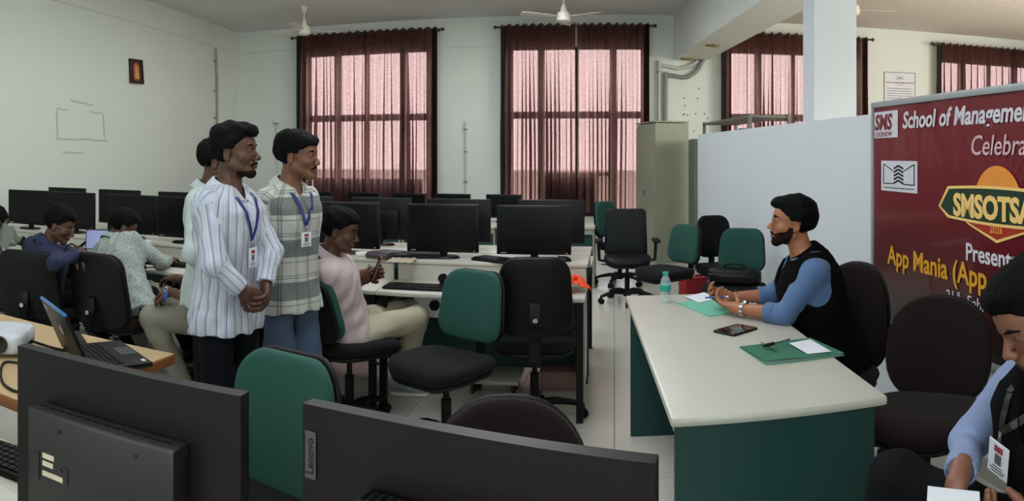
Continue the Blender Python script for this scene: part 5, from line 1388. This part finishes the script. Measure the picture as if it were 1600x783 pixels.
        for i in (0, 1):      # cuffs
            sl = sleeve[i]
            if sl > .3:
                e, wp = el[i], wrp[i]; u = nrm(wp - e); we = e + (wp - e) * sl; r_ = (.040 if sl > .8 else .048) * s
                c_ = [Cone(we - u * .045, we + u * .006, r_, r_, 0, flat='ab'), Cone(we - u * .09, we + u * .05, r_ - .010, r_ - .010, 0, sub=True)]
                V, F_ = polyg(c_, .005, disp=lambda p: wrinkle(p, .002, 5)); co_ = np_mesh('cuff', V - bo, F_, shirt, o); gcattr(co_, sp, V)
    if vest:
        vt = [(-.05 * ts, .172 * s, .130 * s, -.006)] + [q for q in tab if q[0] > 0]
        vp = [Loft(pelvis, R, vt, .035, .02, w=w * .985, dpt=belly * 1.03, z0=-.05 * ts, z1=.53 * ts)]
        for i, sx in ((0, -1), (1, 1)):
            vp.append(Cone(T(sx * .05, -.01, .492), T(sx * .128 * w, -.012, .482), .055 * s, .052 * s, .03))
        for i, sx in ((0, -1), (1, 1)):
            ax = T(sx * .215 * s * w, .0, .40); vp.append(Ell(ax, (.072, .105, .125), R, 0, sub=True))
        vp.append(Cone(T(0, .02, .50), skull + HR @ np.array((0, .05, -.04)), .052 * s, .066 * s, 0, sub=True)); vp.append(Cone(T(0, .10, .52), T(0, .15, .36), .045 * s, .010, 0, sub=True))
        V, F_ = polyg(vp, hc * .8, disp=lambda p: wrinkle(p, .004, 31, .8)); vo = np_mesh('waistcoat', V - bo, F_, vest, root); gcattr(vo, vp, V); out['vestp'] = vp
        out['vest'] = vo
    PEOPLE[key] = out; return out

def front_pt(P_, x, z, prims, off=.004):
    """point on the garment's front at torso coordinates x, z"""
    ys = np.linspace(.30, -.02, 200); pts = np.array([P_['T'](x, y, z) for y in ys]); d = field(prims, pts); i = np.argmax(d < 0)
    return pts[i] + P_['R'][:, 1] * off
def side_pt(P_, x, z, prims, sgn=1, off=.004):
    pts = np.array([P_['T'](x, y, z) for y in np.linspace(.3 * sgn, 0, 200)]); d = field(prims, pts); i = np.argmax(d < 0); return pts[i] + P_['R'][:, 1] * off * sgn
def lanyard(P_, prims, m, zl=.22, xl=.0, card=(.058, .088), tilt=0.0, dark=False, xs=(.075, .075), yoff=.006):
    bo = P_['bo']; lo_ = empty('lanyard', (0, 0, 0)); lo_.parent = P_['root']
    end = np.array(front_pt(P_, xl, zl, prims, yoff + .003)); 
    for sx, wd in ((-1, xs[0]), (1, xs[1])):
        pts = []
        for t in np.linspace(0, 1, 12):
            z = .515 + (zl - .515) * t; x = sx * wd * (1 - t) + xl * t
            if t < .12: pts.append(np.array(P_['T'](sx * (wd - .004), .02, .535)) if t == 0 else front_pt(P_, x, z, prims, yoff))
            else: pts.append(front_pt(P_, x, z, prims, yoff))
        pts = [Vector(p - bo) for p in pts]; nn = [Vector(P_['R'][:, 1])] * len(pts)
        q = MB(); q.ribbon(smooth_path(pts, 3), [Vector(P_['R'][:, 1])] * (3 * (len(pts) - 1) + 1), .018, .0018); q.build('strap', m, lo_)
    R = Matrix([list(r_) for r_ in P_['R']]); R = R @ Matrix.Rotation(tilt, 3, 'Y')
    e = Vector(end - bo); dn = R @ Vector((0, 0, -1)); fw = R @ Vector((0, 1, 0))
    q = MB(); q.box(e + dn * .012 + fw * .003, (.012, .006, .028), rot=R, bev=.002); q.build('clip', 'chrome', lo_)
    c_ = e + dn * (.030 + card[1] / 2) + fw * .004
    q = MB(); q.box(c_, (card[0], .0025, card[1]), rot=R, bev=.001, seg=1); bd = q.build('badge', 'paper', lo_, False)
    q = MB(); q.box(c_ + fw * .0017 + R @ Vector((-card[0] * .0, 0, card[1] * .30)), (card[0] * .42, .001, card[1] * .18), rot=R); q.build('print', 'maroonprint', bd, False)
    q = MB(); q.box(c_ + fw * .0017 + R @ Vector((card[0] * .0, 0, -card[1] * .0)), (card[0] * .32, .001, card[1] * .30), rot=R); q.build('photo', 'print', bd, False)
    q = MB()
    for k in range(3): q.box(c_ + fw * .0017 + R @ Vector((0, 0, -card[1] * (.24 + .08 * k))), (card[0] * (.5, .75, .6)[k], .0008, card[1] * .03), rot=R)
    q.build('text_line', 'print', bd, False)
    return lo_, c_, R, fw

# ---- garment cloths with their own patterns
def attr_mat(name, base, rough=.85):
    m = mat(name, base, rough, var=.04, scale=12, bump=.4, bscale=500, sheen=.1); nt = m.node_tree; a = nt.nodes.new('ShaderNodeAttribute'); a.attribute_name = 'gc'
    sp = nt.nodes.new('ShaderNodeSeparateXYZ'); nt.links.new(a.outputs['Vector'], sp.inputs[0]); return m, nt, sp
def mth(nt, op, a, b=None, c=None):
    n = nt.nodes.new('ShaderNodeMath'); n.operation = op
    for i, v in enumerate((a, b, c)):
        if v is None: continue
        if isinstance(v, (int, float)): n.inputs[i].default_value = v
        else: nt.links.new(v, n.inputs[i])
    return n.outputs[0]
def band(nt, x, per, off, wd):
    """1 inside a band of width wd repeated every per"""
    f = mth(nt, 'FRACT', mth(nt, 'DIVIDE', mth(nt, 'ADD', x, off + 100 * per), per)); return mth(nt, 'LESS_THAN', f, wd / per)
def over(nt, fac, col):
    p = nt.nodes['Principled BSDF']; src = p.inputs['Base Color'].links[0].from_socket; mx = nt.nodes.new('ShaderNodeMix'); mx.data_type = 'RGBA'
    nt.links.new(src, mx.inputs[6]); mx.inputs[7].default_value = lin(col); nt.links.new(fac, mx.inputs[0]); nt.links.new(mx.outputs[2], p.inputs['Base Color'])
m, nt, sp = attr_mat('striped_cotton', '#b9bdc9')
over(nt, mth(nt, 'MULTIPLY', band(nt, sp.outputs[0], .036, 0, .0105), .55), '#8f9bb4'); over(nt, mth(nt, 'MULTIPLY', band(nt, sp.outputs[0], .036, .002, .0035), .85), '#46527a')
over(nt, mth(nt, 'MULTIPLY', band(nt, sp.outputs[0], .036, .018, .0022), .5), '#7f8db0'); M['striped'] = m
m, nt, sp = attr_mat('plaid_cotton', '#b4b6b2')
over(nt, band(nt, sp.outputs[2], .205, .035, .085), '#6a716f')
over(nt, mth(nt, 'MULTIPLY', band(nt, sp.outputs[0], .17, .02, .03), .3), '#6a716f')
for off in (.0, .012): over(nt, mth(nt, 'MULTIPLY', band(nt, sp.outputs[0], .085, off, .0026), .9), '#1c1f24')
for off in (.125, .137, .060): over(nt, mth(nt, 'MULTIPLY', band(nt, sp.outputs[2], .205, off, .0028), .9), '#1c1f24')
M['plaid'] = m
m = mat('speckled_cotton', '#949c98', .85, var=.05, bump=.3, bscale=400); nt = m.node_tree; vo = nt.nodes.new('ShaderNodeTexVoronoi'); vo.inputs['Scale'].default_value = 75
tc = nt.nodes.new('ShaderNodeTexCoord'); nt.links.new(tc.outputs['Object'], vo.inputs['Vector']); over(nt, mth(nt, 'MULTIPLY', mth(nt, 'LESS_THAN', vo.outputs['Distance'], .30), .8), '#3f4e58'); M['speckled'] = m
M['whiteshirt'] = mat('white_cotton', '#a9b3b3', .85, var=.04, bump=.3, bscale=400, sheen=.1)
M['pinkshirt'] = mat('pale_pink_cotton', '#bba9ac', .85, var=.04, bump=.3, bscale=400, sheen=.1)
M['blueshirt'] = mat('blue_cotton', '#496590', .8, var=.05, bump=.3, bscale=400, sheen=.1)
M['lightblue'] = mat('light_blue_cotton', '#7f8fb5', .8, var=.05, bump=.3, bscale=400, sheen=.1)
M['navyshirt'] = mat('navy_blue_cotton', '#18203f', .85, var=.06, bump=.3, bscale=400)
M['jeans'] = mat('blue_denim', '#3b4c66', .85, var=.22, scale=9, bump=.4, bscale=400)
M['navytrs'] = mat('dark_navy_cloth', '#080a12', .9, var=.1, spec=.15); M['beige'] = mat('beige_cotton', '#7d776a', .85, var=.06, bump=.3, bscale=300)
M['cream_trs'] = mat('cream_cotton', '#a9a18c', .85, var=.05, bump=.3, bscale=300); M['darkvest'] = mat('dark_wool', '#07060a', .95, var=.15, scale=30, bump=.4, bscale=500, spec=.1)
M['brownvest'] = mat('dark_brown_wool', '#070506', .95, var=.15, scale=30, bump=.4, bscale=500, spec=.1); M['blackcloth'] = mat('black_cloth', '#07070a', .9, var=.1, spec=.15)
M['navystrap'] = mat('navy_strap', '#1d2370', .5, var=.1); M['blackstrap'] = mat('black_strap', '#0c0c10', .5); M['sneaker'] = mat('grey_sneaker', '#9a9fa6', .6, var=.2, scale=30)

def stand_legs(c, face, w=.09, dz=0.0, spread=.0):
    fx = np.array((face[0], face[1], 0.0)); fx /= np.linalg.norm(fx); rt = np.array((fx[1], -fx[0], 0)); c = np.array((c[0], c[1], 0))
    return [dict(ankle=c - rt * (w + spread) + fx * .02 + (0, 0, .078), pole=fx, toe=fx - rt * .2), dict(ankle=c + rt * (w + spread) - fx * .03 + (0, 0, .078), pole=fx, toe=fx + rt * .2)]

V3 = lambda v: np.array(v, float)
# --- S1: striped shirt, hands folded in front
c = B(362, 3.22); face = (.985, -.10)
hb_ = V3(B(404, 3.07, .93))
S1 = person('s1', 'standing man in blue striped white shirt and navy lanyard, hands clasped in front', (c.x - .02, c.y, .87), (c.x - .01, c.y, 1.395), face, (.95, .16), pitch=-2, skincol=('#4c2f23', 'deep_brown_skin'),
    arms=[dict(elbow=B(424, 3.26, 1.10), wrist=hb_ + (-.005, .075, .035), hd=(.45, -.75, -.6), pn=(-.85, -.35, .1), hand=dict(curl=(.7, .6, .4))),
          dict(elbow=B(336, 3.02, 1.075), wrist=hb_ + (-.045, -.06, .035), hd=(.55, .55, -.55), pn=(-.75, .55, .1), hand=dict(curl=(.45, .7, .5)))],
    legs=stand_legs((c.x - .02, c.y), face), hair='quiff', moustache=True, beard='light', shirt=M['striped'], trousers=M['navytrs'], hemlen=.11, w=.98, hb=.009, hc=.0075, wr=.0065, sleeve=(.93, .93), headoff=(0, .030, .150))
lanyard(S1, S1['shirtp'], 'navystrap', zl=.30, xl=.01, card=(.060, .085))
# --- S2: plaid shirt
c = B(452, 3.62); face = (.93, -.28)
rt = V3((face[1], -face[0], 0))
S2 = person('s2', 'standing man in grey and white plaid shirt with navy lanyard and jeans', (c.x, c.y, .865), (c.x, c.y, 1.385), face, (.97, .12), pitch=3, skincol=('#6d4836', 'brown_skin'),
    arms=[dict(wrist=(c.x - .16, c.y + .10, .92), pole=(.2, 1, 0), hd=(-.1, -.9, -.5), pn=(1, -.1, 0), hand=dict(curl=(.35, .4, .3))), dict(wrist=(c.x - .15, c.y - .03, .93), pole=(.3, -1, 0), hd=(.0, .9, -.5), pn=(1, .1, 0), hand=dict(curl=(.35, .4, .3)))],
    legs=stand_legs((c.x, c.y), face), hair='flop', moustache=True, shirt=M['plaid'], trousers=M['jeans'], hemlen=.10, w=.97, hb=.009, hc=.0080, hairseed=5, sleeve=(.93, .93), wr=.0045)
lanyard(S2, S2['shirtp'], 'navystrap', zl=.335, xl=.03, card=(.072, .07))
# --- S3 behind
c = B(330, 3.86); face = (.95, .25)
S3 = person('s3', 'man in plain white shirt standing mostly hidden behind the striped shirt man', (c.x, c.y, .85), (c.x - .01, c.y, 1.355), face, (.9, .45), pitch=4, skincol=('#4c2f23', 'deep_brown_skin'),
    arms=[dict(wrist=(c.x + .16, c.y + .20, .84), pole=(-.4, .8, 0), hd=(.2, .1, -1), pn=(0, -1, 0), hand=dict(curl=(.35, .4, .3))), dict(wrist=(c.x + .16, c.y - .14, .85), pole=(-.1, -1, 0), hd=(.3, .1, -1), pn=(0, 1, 0), hand=dict(curl=(.35, .4, .3)))],
    legs=stand_legs((c.x, c.y), face), hair='short', shirt=M['whiteshirt'], trousers=M['navytrs'], hemlen=.11, hd=.004, hb=.010, hc=.009, hairseed=7, sleeve=(.93, .93))
# --- S4 seated in pale pink, phone in hand
pel = V3(B(549, 4.12, .545)); nk = V3(B(512, 4.02, .985)); fc = (.93, .36)
hnd = V3(B(567, 4.12, .83))
S4 = person('s4', 'seated man in pale pink shirt and cream trousers looking down at his phone', pel, nk, fc, (.96, .22), pitch=14, skincol=('#54362a', 'warm_brown_skin'), s=.98,
    arms=[dict(wrist=hnd + (-.01, .10, .0), pole=(-.3, .3, -1), hd=(.75, -.1, .2), pn=(.2, -1, .3), hand=dict(curl=(.6, .7, .5))), dict(wrist=hnd + (-.045, -.03, -.005), pole=(-.2, -.5, -1), hd=(.9, .45, .30), pn=(-.35, .9, .2), hand=dict(curl=(.55, .75, .5)))],
    legs=[dict(knee=B(640, 4.52, .56), ankle=B(648, 4.80, .078), toe=(.9, .3, 0)), dict(knee=B(650, 4.26, .575), ankle=B(628, 4.62, .078), toe=(.95, .1, 0))],
    hair='full', shirt=M['pinkshirt'], trousers=M['cream_trs'], shoes=M['sneaker'], hemlen=.06, hairseed=9, sleeve=(.9, .9), wr=.006)
p = hnd + (.075, .025, .055)
r = empty('smartphone', p, 0, 'brown cased phone held in the hands of the man in pale pink', 'phone'); M['case'] = mat('tan_case', '#6a4526', .5, var=.1)
Rp = Matrix([list(x) for x in frame((.35, .10, .92), (-.85, -.40, .35))])
q = MB(); q.box((0, 0, 0), (.072, .009, .145), rot=Rp, bev=.003); q.build('case', 'case', r); q = MB(); q.box(Rp @ Vector((0, .0052, 0)), (.064, .001, .135), rot=Rp); q.build('display', 'screen', r, False)
# --- M: bespectacled man at the desk
pel = V3((1.04, 3.39, .53)); nk = V3((.90, 3.415, 1.055)); fc = (-.97, .04)
MM = person('m', 'seated man with glasses and beard, dark waistcoat over rolled blue sleeves, at the desk', pel, nk, fc, (-.985, .12), pitch=-5, skincol=('#9c6548', 'light_brown_skin'), s=1.03, w=1.04, belly=1.08,
    arms=[dict(elbow=(.775, 3.235, .795), wrist=(.585, 3.425, .792), hd=(-.52, .70, .12), pn=(.15, .25, 1), hand=dict(curl=(.45, .75, .55), thumb=(.7, .5, .3)), hh=.0028),
          dict(elbow=(.815, 3.66, .80), wrist=(.598, 3.66, .800), hd=(-.95, -.12, .22), pn=(-.1, -.75, .75), hand=dict(curl=(.5, .75, .55), thumb=(.7, .4, .3)), hh=.0028)],
    legs=[dict(knee=(.62, 3.28, .56), ankle=(.62, 3.25, .078)), dict(knee=(.64, 3.55, .56), ankle=(.62, 3.6, .078))],
    hair='quiff', beard='full', moustache=True, shirt=M['blueshirt'], vest=M['brownvest'], trousers=M['blackcloth'], hemlen=.02, sleeve=(.34, .34), hairseed=12, hd=.003, hc=.0075, headoff=(0, .052, .140), wr=.005, headscale=.98)
bo = MM['bo']; body = MM['body']; f = MM['f']; g = empty('glasses', (0, 0, 0)); g.parent = MM['root']
M['wire'] = mat('thin_gold_wire', '#8d8577', .3, .7)
for sx in (-1, 1):
    cc_ = [Vector(f(sx * (.033 + .022 * math.cos(a)), .099 - .004 * abs(math.cos(a)), -.004 + .016 * math.sin(a)) - bo) for a in np.linspace(0, 2 * PI, 25)[:-1]]
    q = MB(); q.tube(cc_, .0011, 6, closed=True); rm = q.build('rim', 'wire', g)
    q = MB(); q.bm.faces.new([q.bm.verts.new(c2) for c2 in cc_]); q.build('lens', 'pane', rm, False)
    q = MB(); q.tube([Vector(f(sx * .055, .094, .002) - bo), Vector(f(sx * .074, .06, .003) - bo), Vector(f(sx * .079, .0, .004) - bo), Vector(f(sx * .080, -.012, -.006) - bo)], .0013, 6); q.build('temple', 'wire', g)
q = MB(); q.tube([Vector(f(-.011, .102, 0) - bo), Vector(f(0, .106, .003) - bo), Vector(f(.011, .102, 0) - bo)], .0011, 6); q.build('bridge', 'wire', g)
# steel watch on the near wrist, dark band on the other
def bracelet(P_, i, t, rad, wd, m, name, links=0):
    e, w_ = P_['el'][i], P_['wr'][i]; u = nrm(w_ - e); c_ = e + (w_ - e) * t; Rb = frame(u, (0, .3, 1)); o_ = empty(name, (0, 0, 0)); o_.parent = P_['root']
    n = links or 1
    if links:
        for k in range(n):
            a = 2 * PI * k / n; dd = Rb @ np.array((math.cos(a), math.sin(a), 0)); rr = Matrix([list(x) for x in frame(dd, u)])
            q = MB(); q.box(Vector(c_ + dd * rad - P_['bo']), (2 * PI * rad / n * .86, wd, .004), rot=rr, bev=.0012, seg=1); q.build('link', m, o_)
        dd = Rb @ np.array((0, 1, 0)); q = MB(); q.cyl(Vector(c_ + dd * (rad - .002) - P_['bo']), Vector(c_ + dd * (rad + .009) - P_['bo']), .019, n=24); q.build('watch_case', m, o_)
    else:
        q = MB(); q.tube([Vector(c_ + Rb @ np.array((rad * math.cos(a), rad * math.sin(a), 0)) - P_['bo']) for a in np.linspace(0, 2 * PI, 25)[:-1]], wd, 8, closed=True); q.build('band', m, o_)
bracelet(MM, 0, .84, .0325, .019, 'chrome', 'wristwatch', 16)
bracelet(MM, 1, .90, .030, .005, 'plastic', 'wristband')
bracelet(S4, 1, .985, .033, .004, 'red', 'wristband')
q = V3(MM['wr'][0]) + (-.09, .10, .03)
r = empty('pen', Vector(q), 0, 'small blue pen held between the clasped hands at the desk', 'pen')
qq = MB(); qq.cyl((-.045, .03, .0), (.05, -.02, .012), .0045, n=10); qq.build('barrel', 'blueplastic', r); qq = MB(); qq.cyl((.05, -.02, .012), (.062, -.026, .0135), .0035, .001, 10); qq.build('tip', 'chrome', r)
# --- R: near right, looking down at a paper, partly cut by the frame
ch_r = make_chair('office_chair', 'round', 'brownfab', label='maroon chair under the man at the right frame edge', loc=(1.12, 1.44, 0), rz=yaw(-.9, .35), bz=.72, bh=.46)
pel = V3((1.10, 1.43, .545)); nk = V3((1.01, 1.42, 1.03)); fc = (-.93, -.22)
RR = person('r', 'man at the right frame edge in dark waistcoat and light blue sleeves, looking down', pel, nk, fc, (-.93, .05), pitch=32, skincol=('#7d5240', 'mid_brown_skin'), s=1.03, w=1.0, belly=1.02,
    arms=[dict(elbow=(1.02, 1.15, .74), wrist=(.90, 1.32, .70), hd=(-.75, .65, .0), pn=(.1, .1, 1), hand=dict(curl=(.5, .7, .4)), hh=.0026), dict(elbow=(.905, 1.69, .775), wrist=(.79, 1.53, .765), hd=(-.55, -.55, -.50), pn=(.45, -.2, -.45), hand=dict(curl=(.55, .75, .5), thumb=(.6, .6, .3)), hh=.0024)],
    legs=[dict(knee=(.62, 1.50, .585), ankle=(.60, 1.50, .078)), dict(knee=(.755, 1.83, .64), ankle=(.62, 1.80, .22))],
    hair='full', shirt=M['lightblue'], vest=M['darkvest'], trousers=mat('charcoal_cloth', '#0e0f12', .9, var=.1, spec=.15), hemlen=.02, sleeve=(.88, .88), hairseed=15, headoff=(0, -.01, .140), hd=.0026, hc=.006, headscale=1.02, wr=.006, moustache=False)
lanyard(RR, RR['vestp'], 'blackstrap', zl=.41, xl=.075, card=(.066, .095), tilt=-.3)
q = V3(B(1490, 1.50, .818))
r = empty('paper_slip', Vector(q), 0, 'folded white paper held by the man at the right frame edge', 'paper')
qq = MB(); qq.box((0, 0, 0), (.11, .06, .002), rot=(.15, .12, -.45)); qq.build('sheet', 'paper', r, False)
# --- P3 beige trousers
pel = V3(B(328, 4.42, .545)); nk = V3(B(336, 4.45, .97)); fc = (-.92, -.10)
P3 = person('p3', 'seated man in beige trousers, body hidden behind the standing men', pel, nk, fc, (-.8, .3), pitch=15, skincol=('#54362a', 'warm_brown_skin'), s=.97,
    arms=[dict(wrist=V3(B(268, 4.35, .70)), pole=(0, -.4, -1), hd=(-.8, .2, -.2), pn=(0, 0, -1), hand=dict(curl=(.5, .5, .4))), dict(wrist=V3(B(275, 4.75, .72)), pole=(0, .4, -1), hd=(-.8, .1, -.1), pn=(0, 0, -1), hand=dict(curl=(.4, .5, .4)))],
    legs=[dict(knee=B(236, 4.42, .535), ankle=B(288, 4.36, .13), toe=(-.9, -.3, 0)), dict(knee=B(232, 4.98, .60), ankle=B(270, 4.85, .12), toe=(-.9, .1, 0))],
    hair='short', shirt=M['whiteshirt'], trousers=M['beige'], shoes=M['sneaker'], hemlen=.05, hd=.0045, hb=.010, hc=.009, hairseed=17, sleeve=(.25, .25))
p = Vector(B(259, 4.33, .69)); r = empty('key_fob', p, .4, 'small blue and white object in the hand above the beige trousers', 'key fob')
q = MB(); q.box((0, 0, 0), (.03, .012, .05), bev=.004); q.build('body', 'blueplastic', r); q = MB(); q.tube([(.012 * math.cos(a), 0, .035 + .012 * math.sin(a)) for a in np.linspace(0, 2 * PI, 13)[:-1]], .002, 6, closed=True); q.build('ring', 'chrome', r)
# --- P1 navy blue shirt with glasses, arm over the next chair
pel = V3((-3.50, 3.44, .54)); nk = V3(B(74, 4.86, .945)); fc = (.30, .95)
P1 = person('p1', 'seated man in navy blue shirt, an arm resting over the next chair', pel, nk, fc, (.88, .45), pitch=22, skincol=('#54362a', 'warm_brown_skin'), s=.99, w=1.16,
    arms=[dict(wrist=V3((-3.55, 4.12, .76)), pole=(-.8, 0, -.6), hd=(.6, .6, 0), pn=(0, 0, -1), hand=dict(curl=(.4, .4, .3))), dict(wrist=V3(B(127, 4.62, .905)), pole=(.2, -.9, -.1), hd=(.75, -.35, -.25), pn=(-.1, .2, -1), hand=dict(curl=(.4, .5, .4)))],
    legs=[dict(knee=(-3.56, 3.90, .57), ankle=(-3.55, 4.15, .09)), dict(knee=(-3.33, 3.88, .57), ankle=(-3.3, 4.15, .09))],
    hair='full', shirt=M['navyshirt'], trousers=M['blackcloth'], hemlen=.03, hd=.0042, hb=.010, hc=.009, hairseed=19, sleeve=(.8, .72))
bo = P1['bo']; f = P1['f']; g = empty('glasses', (0, 0, 0)); g.parent = P1['root']
for sx in (-1, 1):
    cc_ = [Vector(f(sx * (.033 + .022 * math.cos(a)), .099, -.004 + .016 * math.sin(a)) - bo) for a in np.linspace(0, 2 * PI, 19)[:-1]]
    q = MB(); q.tube(cc_, .0014, 6, closed=True); q.build('rim', 'wire', g)
    q = MB(); q.tube([Vector(f(sx * .055, .094, .002) - bo), Vector(f(sx * .078, .04, .003) - bo), Vector(f(sx * .080, -.012, -.006) - bo)], .0014, 6); q.build('temple', 'wire', g)
# --- P2 speckled shirt
pel = V3((-2.90, 3.66, .54)); nk = V3(B(174, 5.02, .925)); fc = (-.30, .95)
P2 = person('p2', 'seated man in white speckled shirt bent over the desk', pel, nk, fc, (.62, .78), pitch=24, skincol=('#4c2f23', 'deep_brown_skin'), s=.98, w=1.03,
    arms=[dict(wrist=V3((-3.42, 4.25, .765)), pole=(-.8, -.2, -.5), hd=(.5, .8, 0), pn=(0, 0, -1), hand=dict(curl=(.4, .4, .3))), dict(wrist=V3((-3.03, 4.27, .765)), pole=(.9, -.3, -.5), hd=(-.2, .9, 0), pn=(0, 0, -1), hand=dict(curl=(.4, .4, .3)))],
    legs=[dict(knee=(-3.22, 4.20, .56), ankle=(-3.22, 4.45, .09)), dict(knee=(-2.98, 4.20, .56), ankle=(-2.96, 4.45, .09))],
    hair='full', shirt=M['speckled'], trousers=M['blackcloth'], hemlen=.10, hd=.0042, hb=.010, hc=.0085, hairseed=23, sleeve=(.9, .9), headoff=(0, .035, .135))
# --- P0 white shirt cut by the left frame edge
pel = V3((-4.13, 3.48, .54)); nk = V3(B(-24, 5.0, .94)); fc = (.15, .98)
P0 = person('p0', 'man in white shirt cut off by the left frame edge', pel, nk, fc, (.2, .95), pitch=20, skincol=('#4c2f23', 'deep_brown_skin'), s=.98, w=1.05,
    arms=[dict(wrist=V3((-4.2, 4.2, .765)), pole=(-.8, -.2, -.5), hd=(.4, .8, 0), pn=(0, 0, -1), hand=dict(curl=(.4, .4, .3))), dict(elbow=V3(B(50, 5.02, .80)), wrist=V3(B(58, 5.22, .77)), hd=(0, .9, 0), pn=(0, 0, -1), hand=dict(curl=(.4, .4, .3)))],
    legs=[dict(knee=(-4.2, 3.92, .57), ankle=(-4.2, 4.2, .09)), dict(knee=(-3.98, 3.92, .57), ankle=(-3.98, 4.2, .09))],
    hair='short', shirt=M['whiteshirt'], trousers=M['navytrs'], hemlen=.08, hd=.0045, hb=.010, hc=.009, hairseed=27, sleeve=(.9, .9))
